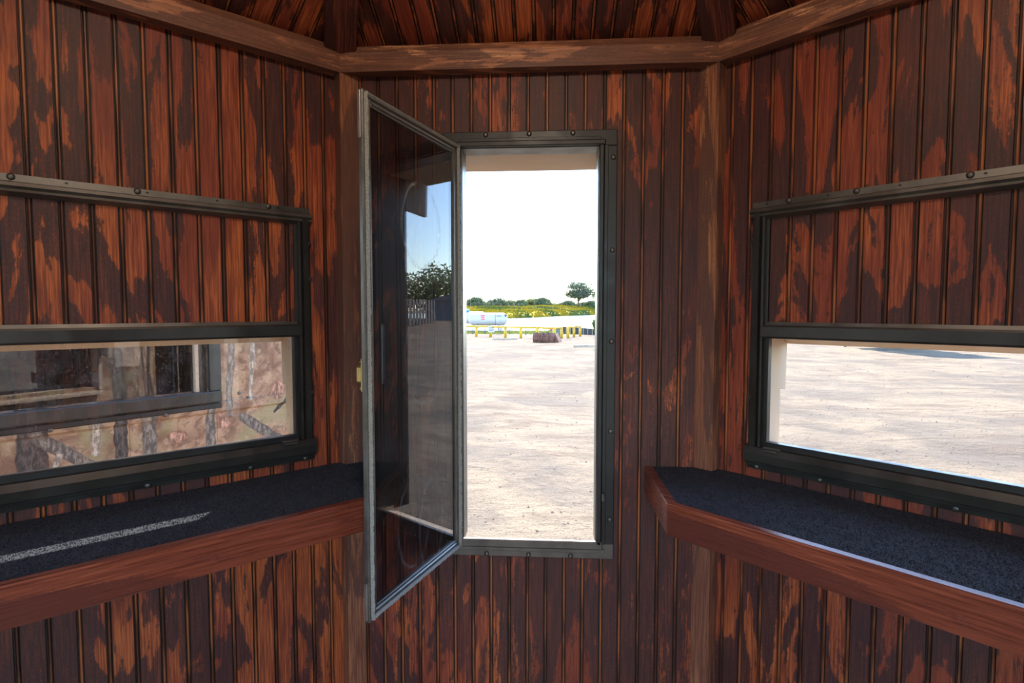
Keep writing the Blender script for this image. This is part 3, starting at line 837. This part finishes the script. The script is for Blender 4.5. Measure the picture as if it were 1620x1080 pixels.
def bank_y(x):          # far shore, running away to the right
    return 118 + 3.5*(x+20) + 4*math.sin(x*0.25) if x > -40 else 48
def field_h(x, y):
    by = max(60, bank_y(x))
    t = y-by
    if t < 0: return WZ - 0.8
    crest = 1.3 + 2.9*ss(-60, 45, x)
    return WZ + 0.05 + 1.5*ss(0, 10, t) + crest*ss(0, 170, t) + 0.35*noise.noise((x*0.09, y*0.05, 2))*ss(0, 20, t) + 0.2*noise.noise((x*.4, y*.2, 5))
def field_mat():
    t = NT('yellow_flower_field')
    v = t.coords(scale=(1, 0.35, 1))
    n1 = t.noise(v, 0.06, 5, 0.6, 0.4); n2 = t.noise(v, 0.9, 5, 0.7); n3 = t.noise(v, 4, 3, 0.7)
    c = t.mix(t.rng(n2, 0.35, 0.65), (0.055, 0.085, 0.022), (0.13, 0.14, 0.032))
    c = t.mix(t.rng(t.math('ADD', n1, t.math('MULTIPLY', t.math('SUBTRACT', n3, 0.5), 0.35)), 0.43, 0.56, 0.0, 0.85), c, (0.34, 0.235, 0.016))
    t.b.inputs['Specular IOR Level'].default_value = 0.1
    return t.set(Base_Color=c, Roughness=0.95)
M['field'] = field_mat()
xs_f = lin(-150, 140, 117)
vs = []; fs = []
ts = [-3, -0.5, 0.5, 2, 4, 7, 11, 17, 25, 36, 50, 70, 95, 125, 160, 200, 260, 340]
for t_ in ts:
    for x in xs_f:
        y = max(60, bank_y(x)) + t_; vs.append((x, y, field_h(x, y)))
nx = len(xs_f)
fs = [(j*nx+i, j*nx+i+1, (j+1)*nx+i+1, (j+1)*nx+i) for j in range(len(ts)-1) for i in range(nx-1)]
me = bpy.data.meshes.new('field'); me.from_pydata(vs, [], fs); me.materials.append(M['field']); me.polygons.foreach_set('use_smooth', [True]*len(fs))
tag(put('field_bank', me), 'rising field of yellow flowers beyond the pond', None, None, 'structure')
# far plain to the horizon all round
pm = MB(); pm.add([(-1500, -1500, -1.75), (1500, -1500, -1.75), (1500, 1500, -1.75), (-1500, 1500, -1.75)], [(0, 1, 2, 3)])
M['plain'] = plain('distant_grassland', (0.26, 0.25, 0.12), 0.95, var=0.3, scale=0.05)
tag(pm.build('ground_plain', M['plain']), 'distant grassland', None, None, 'structure')
# flower tufts that break the field outline
rr = random.Random(21)
tm = MB(); M['tuft'] = M['field']
for _ in range(6500):
    x = rr.uniform(-40, 30); by = max(60, bank_y(x)); t_ = min((rr.random()**1.7)*180, 372-by); y = by+t_; z = field_h(x, y)
    h = rr.uniform(0.2, 0.7); w = rr.uniform(0.2, 0.6)
    tm.add([(x-w, y, z-.1), (x+w, y+rr.uniform(-.4, .4), z-.1), (x+w*0.5, y, z+h), (x-w*0.4, y, z+h*0.8)], [(0, 1, 2, 3)])
me = bpy.data.meshes.new('flower_tufts'); me.from_pydata(tm.v, [], tm.f); me.materials.append(M['tuft'])
tag(put('flower_tufts', me), 'yellow flowers growing all over the far field', 'flowers', None, 'stuff')

# pebbles and clods in the yard
rr = random.Random(4); pb = MB()
for i in range(6000):
    y = 3.5 + 34*rr.random()**1.8; x = rr.uniform(-0.5*y-1, 0.5*y+1) if rr.random() < 0.5 else rr.uniform(0.2*y, 1.4*y+3)
    if (abs(x+1.0) < 1.6 and abs(y-34.6) < 1.2) or (x > 33 and y > 28): continue
    s = rr.uniform(0.006, 0.022)*(1+y*0.02); z = ground_h(x, y)
    vs = [(x+s*math.cos(q)*rr.uniform(.7, 1.3), y+s*math.sin(q)*rr.uniform(.7, 1.3), z-s*0.3) for q in (0, 1.5, 3.1, 4.6)] + [(x+rr.uniform(-.3, .3)*s, y+rr.uniform(-.3, .3)*s, z+s*rr.uniform(.4, .8))]
    pb.add(vs, [(0, 1, 4), (1, 2, 4), (2, 3, 4), (3, 0, 4)])
M['pebble'] = plain('pebbles', (0.17, 0.125, 0.09), 0.9, var=0.5, scale=2)
me = bpy.data.meshes.new('pebbles'); me.from_pydata(pb.v, [], pb.f); me.materials.append(M['pebble'])
tag(put('pebbles', me), 'pebbles and clods strewn over the sandy yard', 'pebbles', None, 'stuff')

# ------------------------------------------------------------------ placing by map coordinates seen from the camera
_f, _yaw, _pit = 900.0, R(3.845), R(3.177)
def bearing(px): return math.atan((px-810)/_f) - _yaw        # from +Y, positive right
def at(px, dist_y, z=None):
    """map position along the bearing of a picture column, dist_y metres ahead"""
    x = math.tan(bearing(px))*dist_y
    return Vector((x, dist_y, ground_h(x, dist_y) if z is None else z))

# trees
def leaf_crown(seed, rx, rz, n, leaf, clumps=14, flat=0.0):
    r = random.Random(seed); mb = MB(); cl_ = []
    for _ in range(clumps):
        while True:
            p = Vector((r.uniform(-1, 1), r.uniform(-1, 1), r.uniform(-0.75, 1)))
            if 0.25 < p.length < 1: break
        cl_.append((Vector((p.x*rx*0.72, p.y*rx*0.72, p.z*rz*0.72)), r.uniform(0.28, 0.45)))
    for _ in range(n):
        c, s = r.choice(cl_)
        d = Vector((r.gauss(0, 1), r.gauss(0, 1), r.gauss(0, 1))).normalized()*(s*r.uniform(0.55, 1.0))
        p = c + Vector((d.x*rx, d.y*rx, d.z*rz))
        a = Vector((r.gauss(0, 1), r.gauss(0, 1), r.gauss(0, 1))).normalized()*leaf*r.uniform(.6, 1.3); b = a.orthogonal().normalized()*leaf*0.6
        mb.v += [tuple(p-a), tuple(p+b), tuple(p+a), tuple(p-b)]; q = len(mb.v)-4; mb.f.append((q, q+1, q+2, q+3))
    return mb
def raw(mb, name, mat):
    me = bpy.data.meshes.new(name); me.from_pydata(mb.v, [], mb.f); me.materials.append(mat); return me
def leafmat(name, c):
    t = NT(name); v = t.coords(); n = t.noise(v, 1.3, 4, 0.6)
    t.b.inputs['Specular IOR Level'].default_value = 0.2
    m = t.set(Base_Color=t.mix(t.rng(n, 0.3, 0.7), tuple(x*0.6 for x in c), tuple(x*1.35 for x in c)), Roughness=0.8)
    tr = t.node('ShaderNodeBsdfTranslucent'); tr.inputs[0].default_value = (c[0]*1.3, c[1]*1.4, c[2], 1)
    mx = t.node('ShaderNodeMixShader'); mx.inputs[0].default_value = 0.3
    t.l.new(t.b.outputs[0], mx.inputs[1]); t.l.new(tr.outputs[0], mx.inputs[2]); t.l.new(mx.outputs[0], t.out.inputs[0])
    return t.mat
M['oak'] = leafmat('oak_leaves', (0.085, 0.105, 0.075)); M['hedge'] = leafmat('tree_line_leaves', (0.10, 0.13, 0.08)); M['hedge2'] = leafmat('tree_line_leaves_pale', (0.15, 0.165, 0.085))  # oak leaves greyed: distance haze put into their colour
M['live'] = leafmat('live_oak_leaves', (0.21, 0.22, 0.105)); M['shrub'] = leafmat('shrub_leaves', (0.13, 0.155, 0.045))
M['bark'] = plain('bark', (0.12, 0.09, 0.07), 0.9, var=0.3, scale=3)
def tree(name, loc, rx, rz, trunk_h, seed, n, leaf, mat, label, cat, group=None, mesh=None, branches=5, clumps=14, tr=0.05):
    root = empty(name, loc); tag(root, label, cat, group)
    r = random.Random(seed); tm_ = MB()
    tm_.tube((0, 0, -0.3), (0, 0, trunk_h+rz*0.4), rx*tr, rx*tr*0.6, 8)
    for i in range(branches):
        a = 6.28*i/branches+r.random(); tm_.tube((0, 0, trunk_h*r.uniform(.7, 1.0)), (math.cos(a)*rx*.6, math.sin(a)*rx*.6, trunk_h+rz*r.uniform(.3, .9)), rx*tr*0.5, rx*tr*0.15, 6)
    tm_.build('trunk', M['bark'], root)
    me = mesh or raw(leaf_crown(seed, rx, rz, n, leaf, clumps), 'crown', mat)
    o = put('crown', me, root, Matrix.Translation((0, 0, trunk_h+rz*0.72))); o['kind'] = 'stuff'
    return root
P = at(915, 330); P.z = field_h(P.x, 330)
tree('oak_tree', P, 12.5, 6.6, 4.4, 11, 9500, 0.36, M['oak'], 'large spreading oak tree standing alone on the far field', 'tree', clumps=40, tr=0.055)
P = at(952, 352); P.z = field_h(P.x, 352)
tree('oak_tree', P, 7.0, 6.4, 3.6, 12, 5000, 0.36, M['oak'], 'oak tree half hidden behind the right edge of the casement opening', 'tree', clumps=24)
hm = [raw(leaf_crown(60+i, 7.6, 4.3, 2400, 0.55, 22), 'crown', (M['hedge'], M['hedge2'], M['hedge'])[i]) for i in range(3)]
rr = random.Random(17)
lab = 'green tree in the long tree line on the horizon'
for i in range(21):
    px = 716 + i*12.0 + rr.uniform(-2, 2); dist = (388, 408, 428)[i % 3]
    P = at(px, dist, 0); P.z = 2.6 + 2.2*ss(-60, 40, P.x) - (3.2 if px > 862 else 0.3)
    root = empty('hedge_tree', P, rr.uniform(0, 6)); s = rr.uniform(0.8, 1.12); root.scale = (s, s, s*rr.uniform(.85, 1.1))
    tag(root, lab, 'tree', 'trees of the far tree line')
    o = put('crown', hm[i % 3], root, Matrix.Translation((0, 0, 3.0))); o['kind'] = 'stuff'
    MB().tube((0, 0, -3), (0, 0, 3.5), 0.35, 0.2, 6).build('trunk', M['bark'], root)

# wire fence on the field
M['fencepost'] = plain('grey_fence_post', (0.16, 0.14, 0.12), 0.8)
fence = empty('wire_fence', at(870, 215, 0)); tag(fence, 'wire fence of thin posts crossing the yellow field', 'fence')
pts = []
for i, px in enumerate((745, 770, 793, 821, 848, 875, 898, 925, 948)):
    dy = 205 + i*4; P = at(px, dy, 0); P.z = field_h(P.x, P.y); pts.append(P - fence.location)
    MB().tube(pts[-1]+Vector((0, 0, -.3)), pts[-1]+Vector((0, 0, 1.9)), 0.09, 0.08, 6).build('fence_post', M['fencepost'], fence)
for h_ in (0.6, 1.1, 1.6):
    m = MB()
    for a, b in zip(pts, pts[1:]): m.tube(a+Vector((0, 0, h_)), b+Vector((0, 0, h_)), 0.018, None, 4)
    m.build('wire', M['fencepost'], fence)

# gas tanks
M['tank'] = plain('white_tank_paint', (0.46, 0.47, 0.49), 0.4, var=0.04, scale=2)
M['bluecap'] = plain('blue_dome_cover', (0.05, 0.22, 0.62), 0.4)
M['redmark'] = plain('red_print', (0.62, 0.10, 0.14), 0.5); M['darkmark'] = plain('dark_print', (0.10, 0.12, 0.16), 0.5)
M['steel'] = plain('grey_steel', (0.22, 0.22, 0.23), 0.5, 0.4)
def tank(px0, px1, dist, rad, zbot, label, marks):
    x0 = at(px0, dist).x; x1 = at(px1, dist).x; L = x1-x0
    root = empty('gas_tank', ((x0+x1)/2, dist, ground_h((x0+x1)/2, dist))); tag(root, label, 'tank', 'white gas tanks')
    g = root.location.z; zc_ = zbot - g + rad
    prof = []
    for i in range(7):
        a = i/6*math.pi/2; prof.append((max(0.02, rad*math.sin(a)), -L/2 + rad*0.75*(1-math.cos(a))))
    prof += [(r_, -h_) for r_, h_ in reversed(prof)]
    body = MB().lathe(prof, (0, 0, zc_), 'x', 28).build('tank_body', M['tank'], root)
    for s in (-0.28, 0.28):
        MB().prism([(-rad*0.7, 0.0), (rad*0.7, 0.0), (rad*0.75, zc_-rad*0.55), (rad*0.3, zc_-rad*0.93), (-rad*0.3, zc_-rad*0.93), (-rad*0.75, zc_-rad*0.55)], 'x', L*s-0.06, L*s+0.06).build('saddle', M['steel'], root)
    # weld seam
    MB().lathe([(rad*1.004, L*0.20-0.02), (rad*1.006, L*0.20+0.02)], (0, 0, zc_), 'x', 28).build('weld_band', M['darkmark'], body)
    if not marks:
        MB().lathe([(0.32, 0.0), (0.32, 0.14), (0.26, 0.24), (0.10, 0.28)], (L*0.04, 0, zc_+rad*0.97), 'z', 16).build('dome_cover', M['bluecap'], root)
    if marks:
        def patch(u0, u1, a0, a1, mt, nm):
            m = MB(); N = 4; vs = []
            for j in range(N+1):
                a = a0+(a1-a0)*j/N
                for u in (u0, u1): vs.append((u, -rad*1.006*math.cos(a), zc_+rad*1.006*math.sin(a)))
            m.add(vs, [(2*j, 2*j+1, 2*j+3, 2*j+2) for j in range(N)]); m.build(nm, mt, body)
        patch(-L*0.17, -L*0.06, R(32), R(46), M['redmark'], 'printed_mark'); patch(-L*0.16, -L*0.07, R(13), R(26), M['redmark'], 'printed_mark'); patch(-L*0.15, -L*0.06, R(-6), R(6), M['redmark'], 'printed_mark')
        patch(L*0.235, L*0.36, R(26), R(36), M['darkmark'], 'printed_mark')
        m = MB(); m.lathe([(0.13, 0), (0.12, 0.02)], (L*0.455, -rad*0.72, zc_+rad*0.55), 'y', 12); m.build('gauge', M['darkmark'], body)
    return root
tank(741, 803, 50, 0.56, -0.03, 'white horizontal gas tank with red print, nearer of the two', True)
tank(700, 770, 52.6, 0.56, 0.06, 'white gas tank with a blue dome cover, behind the nearer tank', False)

# yellow pipe rail
M['yellow'] = plain('yellow_pipe_paint', (0.55, 0.33, 0.01), 0.45, var=0.06, scale=3)
def rail(name, pxs, dists, label, sign=None):
    root = empty(name, at(pxs[0], dists[0])); tag(root, label, 'railing', 'yellow pipe rails'); tops = []
    for px, dd in zip(pxs, dists):
        P = at(px, dd) - root.location; tops.append(P + Vector((0, 0, 0.74)))
        MB().tube(P+Vector((0, 0, -0.1)), P+Vector((0, 0, 0.76)), 0.095, None, 12).build('rail_post', M['yellow'], root)
    for a, b in zip(tops, tops[1:]): MB().tube(a, b, 0.075, None, 10).build('rail_pipe', M['yellow'], root)
    if sign:
        a, b = tops[sign], tops[sign+1]; c = a.lerp(b, 0.06)
        m = MB(); m.bbox(c.x-0.24, c.x+0.24, c.y-0.10, c.y-0.08, c.z-0.40, c.z+0.04, 0.004); plate = m.build('sign_plate', M['tank'], root)
        for i in range(3): MB().box(c.x-0.16, c.x+0.16, c.y-0.103, c.y-0.1005, c.z-0.10-i*0.1, c.z-0.06-i*0.1).build('sign_print', M['darkmark'], plate)
    return root
rail('pipe_rail', [706, 729, 753.5, 776, 799.5, 824, 850, 877, 888.5], [42.5, 42, 41.5, 40.7, 40, 38.8, 38.4, 38, 39.5], 'long yellow pipe rail in front of the white tanks', 3)
rail('pipe_rail', [898.5, 908, 918], [39.2, 41, 42.5], 'short yellow pipe rail at the right, by the dark barrier')

# rusty loader bucket
def rust():
    t = NT('rusty_steel'); v = t.coords(); n = t.noise(v, 6, 5, 0.7)
    return t.set(Base_Color=t.mix(t.rng(n, 0.35, 0.65), (0.10, 0.045, 0.03), (0.22, 0.105, 0.07)), Roughness=0.8, Metallic=0.2)
M['rust'] = rust()
P0_ = at(866, 34.6); bk = empty('loader_bucket', P0_, R(-14)); tag(bk, 'rusty steel loader bucket lying before the yellow rail', 'bucket')
# scoop shell: profile in (y,z) extruded across x, open to the front right
pr = [(-0.42, 0.0), (0.40, 0.0), (0.46, 0.14), (0.44, 0.38), (0.34, 0.56), (0.30, 0.56), (0.38, 0.37), (0.40, 0.16), (0.35, 0.05), (-0.42, 0.03)]
MB().prism([(-y, z) for y, z in pr], 'x', -0.78, 0.55).build('scoop_shell', M['rust'], bk)
for xx in (-0.78, 0.53): MB().prism([(0.42, 0.0), (-0.40, 0.0), (-0.46, 0.14), (-0.44, 0.38), (-0.34, 0.57), (-0.22, 0.57), (0.42, 0.08)], 'x', xx-0.015, xx+0.025).build('side_plate', M['rust'], bk)
for xx in (-0.55, -0.22, 0.12): MB().prism([(-0.43, 0.02), (-0.52, 0.14), (-0.50, 0.40), (-0.36, 0.62), (-0.30, 0.60), (-0.40, 0.38)], 'x', xx-0.04, xx+0.04).build('rib', M['rust'], bk)
MB().prism([(0.55, 0.0), (0.83, 0.0), (0.55, 0.55)], 'y', -0.38, 0.40).build('wing_plate', M['rust'], bk)
MB().bbox(-0.80, 0.60, 0.38, 0.50, 0.0, 0.04, 0.004).build('cutting_edge', M['rust'], bk)

# timbers, utility box, barrier, bush, pipes
def timber(px, d, L, rz, label):
    P = at(px, d); o = MB().bbox(-L/2, L/2, -0.07, 0.07, -0.02, 0.11, 0.01).build('timber_beam', M['timber'], None, Matrix.Translation(P) @ Matrix.Rotation(rz, 4, 'Z')); tag(o, label, 'timber', 'timbers lying in the yard')
timber(799, 37.0, 1.65, R(8), 'grey timber on the ground left of the rusty bucket')
timber(930, 30.0, 1.5, R(10), 'grey timber on the ground at the right edge of the casement opening')
timber(948, 27.5, 0.5, R(-10), 'short timber end nearest the right edge of the casement opening')
M['greenbox'] = plain('green_enclosure', (0.10, 0.16, 0.13), 0.5)
ub = empty('utility_box', at(882, 41.5)); tag(ub, 'green utility box behind the right end of the long yellow rail', 'utility box')
ubb = MB().bbox(-0.24, 0.24, -0.2, 0.2, 0, 0.62, 0.02).build('box_body', M['greenbox'], ub); MB().bbox(-0.27, 0.27, -0.23, 0.23, 0.62, 0.68, 0.015).build('box_lid', M['greenbox'], ub); MB().bbox(0.10, 0.14, -0.22, -0.2, 0.28, 0.36, 0.004).build('handle', M['steel'], ubb)
vb = empty('valve_stand', at(872, 42.0)); tag(vb, 'red valve on a thin pipe behind the yellow rail', 'valve')
MB().tube((0, 0, -.1), (0, 0, 0.9), 0.03).build('pipe', M['steel'], vb); MB().tube((-0.12, 0, 0.5), (0.12, 0, 0.5), 0.07).build('valve_body', M['redmark'], vb)
M['black_plastic'] = plain('black_silt_fence', (0.02, 0.022, 0.026), 0.6)
sf = empty('silt_fence', at(915, 46)); tag(sf, 'low black silt barrier at the pond edge', 'barrier')
Pa, Pb = at(889, 47) - sf.location, at(952, 44) - sf.location
n_ = 9
for i in range(n_):
    a, b = Pa.lerp(Pb, i/n_), Pa.lerp(Pb, (i+1)/n_)
    m = MB(); h0 = 0.60 - 0.14*i/n_
    m.add([(a.x, a.y, -0.1), (b.x, b.y, -0.1), (b.x, b.y, h0), (a.x, a.y, h0), (a.x, a.y+.03, -0.1), (b.x, b.y+.03, -0.1), (b.x, b.y+.03, h0), (a.x, a.y+.03, h0)], [(0, 1, 2, 3), (5, 4, 7, 6), (3, 2, 6, 7), (0, 4, 5, 1), (0, 3, 7, 4), (1, 5, 6, 2)])
    m.build('fabric_panel', M['black_plastic'], sf)
    MB().bbox(a.x-.025, a.x+.025, a.y-.05, a.y, -.2, h0+.08, .004).build('stake', M['timber'], sf)
tree('shrub', at(950, 40), 0.62, 0.75, 0.25, 31, 900, 0.10, M['shrub'], 'pale green shrub at the right edge of the casement opening', 'shrub', clumps=16)
# weeds on the pond edge
wd = MB(); rr = random.Random(77)
for _ in range(1500):
    px = rr.uniform(735, 950); dy = rr.gauss(48, 1.2); p = at(px, dy)
    h = rr.uniform(0.05, 0.3); w = 0.05
    wd.add([(p.x-w, p.y, p.z), (p.x+w, p.y, p.z), (p.x+rr.uniform(-.1, .1), p.y, p.z+h)], [(0, 1, 2)])
tag(put('weeds', raw(wd, 'weeds', M['shrub'])), 'low weeds along the near pond edge', 'weeds', None, 'stuff')
# pipework under the tanks
pw = empty('pipework', at(775, 46)); tag(pw, 'grey pipes and valves on the ground before the tanks', 'pipes')
for (a, b) in ((( -2.2, 0, .25), (1.6, 0, .25)), ((-1.4, 0, 0), (-1.4, 0, .5)), ((-0.4, 0, 0), (-0.4, 0, .45)), ((0.9, 0, 0), (0.9, 0, .5)), ((1.6, 0, 0), (1.6, 0, .4)), ((3.0, -2, 0), (3.0, -2, .75)), ((5.2, -2, 0), (5.2, -2, .8))):
    MB().tube(a, b, 0.05 if abs(a[0]) < 2.9 else 0.03).build('pipe', M['steel'], pw)

# ------------------------------------------------------------------ neighbouring cabin seen through the left window
nbx = Vector((-0.568, -0.823, 0)).normalized()
nb_m = Matrix.Translation(Vector((-1.08, 1.79, 0))) @ Matrix.Rotation(math.atan2(nbx.y, nbx.x), 4, 'Z')   # x leftwards along its wall, y towards us
nb = empty('camouflaged_blind', mat=nb_m); tag(nb, 'neighbouring hunting blind wrapped in camouflage print, close outside the left window', 'blind')
U0, U1, NZ0, NZ1, DEP = -0.28, 1.30, -0.30, 1.86, 1.7
na, nb_, nc, nd = 0.040, 0.70, 1.088, 1.335          # its window opening
m = MB()
def nbp(u0, u1, z0, z1): m.box(u0, u1, -0.04, 0.0, z0, z1)
nbp(U0, na, NZ0, NZ1); nbp(nb_, U1, NZ0, NZ1); nbp(na, nb_, NZ0, nc); nbp(na, nb_, nd, NZ1)
m.build('camouflage_wall', M['camo_nb'], nb)
m = MB(); m.box(U0, U0+0.04, -DEP, -0.04, NZ0, NZ1); m.box(U1-0.04, U1, -DEP, -0.04, NZ0, NZ1); m.box(U0, U1, -DEP-0.04, -DEP, NZ0, NZ1); m.build('side_walls', M['camo_nb'], nb)
MB().box(U0, U1, -DEP, 0, NZ0-0.06, NZ0).build('floor_deck', M['timber'], nb)
for uu in (U0+0.2, U1-0.2): MB().bbox(uu-.06, uu+.06, -DEP, 0, GZ, NZ0-.06, .008).build('skid_beam', M['timber'], nb)
m = MB(); v8 = [(U0-.06, 0.08, NZ1), (U1+.06, 0.08, NZ1), (U1+.06, -DEP-.1, NZ1), (U0-.06, -DEP-.1, NZ1), ((U0+U1)/2, -DEP/2, NZ1+.38)]
m.add(v8, [(0, 1, 4), (1, 2, 4), (2, 3, 4), (3, 0, 4), (0, 3, 2, 1)]); m.build('roof', M['shingle'], nb)
# lap joint strip and seams on the printed sheet
MB().prism([(0.0, 1.050), (0.006, 1.048), (0.007, 1.020), (0.0, 1.012)], 'x', U0, U1).build('lap_strip', M['camo_nb'], nb)
for uu in (0.012, 0.262): MB().box(uu-0.0015, uu+0.0015, 0.0, 0.0015, NZ0, 1.012).build('sheet_seam', M['camo_nb'], nb)
# window frame, glass, dark room behind
fr = M['bronze']
for nm, bx in (('frame_bottom', (na-0.035, nb_+0.035, 0.0, 0.022, nc-0.036, nc)), ('frame_top', (na-0.035, nb_+0.035, 0.0, 0.022, nd, nd+0.03)), ('frame_side', (na-0.035, na, 0.0, 0.02, nc, nd)), ('frame_side', (nb_, nb_+0.035, 0.0, 0.02, nc, nd))):
    MB().bbox(*bx, 0.003).build(nm, fr, nb)
MB().bbox(na-0.04, nb_+0.04, 0.0, 0.010, nc-0.058, nc-0.040, 0.003).build('frame_flange', M['black_al'], nb)
MB().bbox(na+0.028, na+0.040, -0.012, 0.006, nc, nd, 0.002).build('sash_stile', M['tan'], nb)
MB().box(na, nb_, -0.014, -0.010, nc, nd).build('glass_pane', M['glass'], nb)
for (uu, zz) in ((0.17, 1.030), (-0.06, 1.07), (-0.09, 1.05), (0.45, 1.03)):
    put('screw_head', screw_me, nb, Matrix.Translation((uu, 0.007 if zz < 1.05 else 0.001, zz)))

# ------------------------------------------------------------------ things at the right: fence, shed, trees, tower blind
M['fencewood'] = plain('grey_fence_boards', (0.16, 0.135, 0.115), 0.85, var=0.25, scale=3)
Fa, Fb = Vector((37.8, 33.5, 0)), Vector((42.5, 40.4, 0))
fn = empty('board_fence', (Fa.x, Fa.y, 0.10), math.atan2(Fb.y-Fa.y, Fb.x-Fa.x)); tag(fn, 'grey wooden board fence mirrored in the open sash glass', 'fence')
bme = MB().bbox(-0.29, 0.29, -0.02, 0.02, -0.1, 2.2, 0.01).mesh('fence_board', M['fencewood'])
for i in range(-5, 8):
    put('fence_board', bme, fn, Matrix.Translation((i*1.12, 0.0, 0.0))); put('fence_board', bme, fn, Matrix.Translation((i*1.12+0.56, -0.40, 0.0)))
for zz in (0.4, 1.75): MB().bbox(-5.8, 8.5, -0.37, -0.03, zz-0.06, zz+0.06, 0.01).build('fence_rail', M['fencewood'], fn)
sh = empty('shed', (47.0, 48.4, 0.0), math.atan2(Fb.y-Fa.y, Fb.x-Fa.x)); tag(sh, 'low grey shed with a shallow roof mirrored beyond the fence', 'shed')
M['shedgrey'] = plain('shed_siding', (0.13, 0.125, 0.13), 0.7, var=0.1)
shw = MB().box(-2.5, 2.5, -3, 3, 0, 2.4).build('shed_walls', M['shedgrey'], sh)
MB().prism([(-3.3, 2.4), (3.3, 2.4), (0, 3.3)], 'x', -2.8, 2.8).build('shed_roof', M['shedgrey'], sh)
MB().bbox(-0.6, 0.6, -3.06, -3.0, 0, 2.0, 0.01).build('shed_door', M['steel'], shw)
tree('live_oak', (55.6, 51.2, 0.0), 6.6, 3.9, 1.4, 71, 4600, 0.24, M['live'], 'spreading live oak above the board fence, mirrored in the sash', 'tree', clumps=34)
tree('live_oak', (62.0, 66.5, -0.1), 6.0, 3.4, 1.6, 72, 4200, 0.30, M['live'], 'second live oak beyond the shed, mirrored at the sash edge', 'tree', clumps=30)
tree('live_oak', (69.0, 49.0, -0.1), 6.0, 2.8, 1.4, 73, 3000, 0.30, M['live'], 'dark low oak behind the near end of the board fence', 'tree', clumps=24)
tb = empty('tower_blind', (17.0, 30.3, GZ), R(12)); tag(tb, 'tall camouflaged tower blind throwing the shadow seen through the right window', 'blind')
MB().box(-1.25, 1.25, -1.1, 1.1, 0.9, 5.6).build('cabin_box', M['camo_far'], tb)
MB().prism([(-1.4, 5.6), (1.4, 5.6), (0, 6.2)], 'x', -1.4, 1.4).build('roof', M['shingle'], tb)
for sx in (-1, 1):
    for sy in (-1, 1): MB().tube((sx*1.2, sy*1.2, -0.05), (sx*1.0, sy*0.95, 1.0), 0.07).build('leg', M['steel'], tb)
    MB().tube((sx*1.18, -1.15, 0.1), (sx*1.05, 1.0, 0.85), 0.03).build('brace', M['steel'], tb)
for i in range(4): MB().tube((-0.3, -1.35+i*0.05, 0.25*i+.15), (0.3, -1.35+i*0.05, 0.25*i+.15), 0.025).build('ladder_rung', M['steel'], tb)
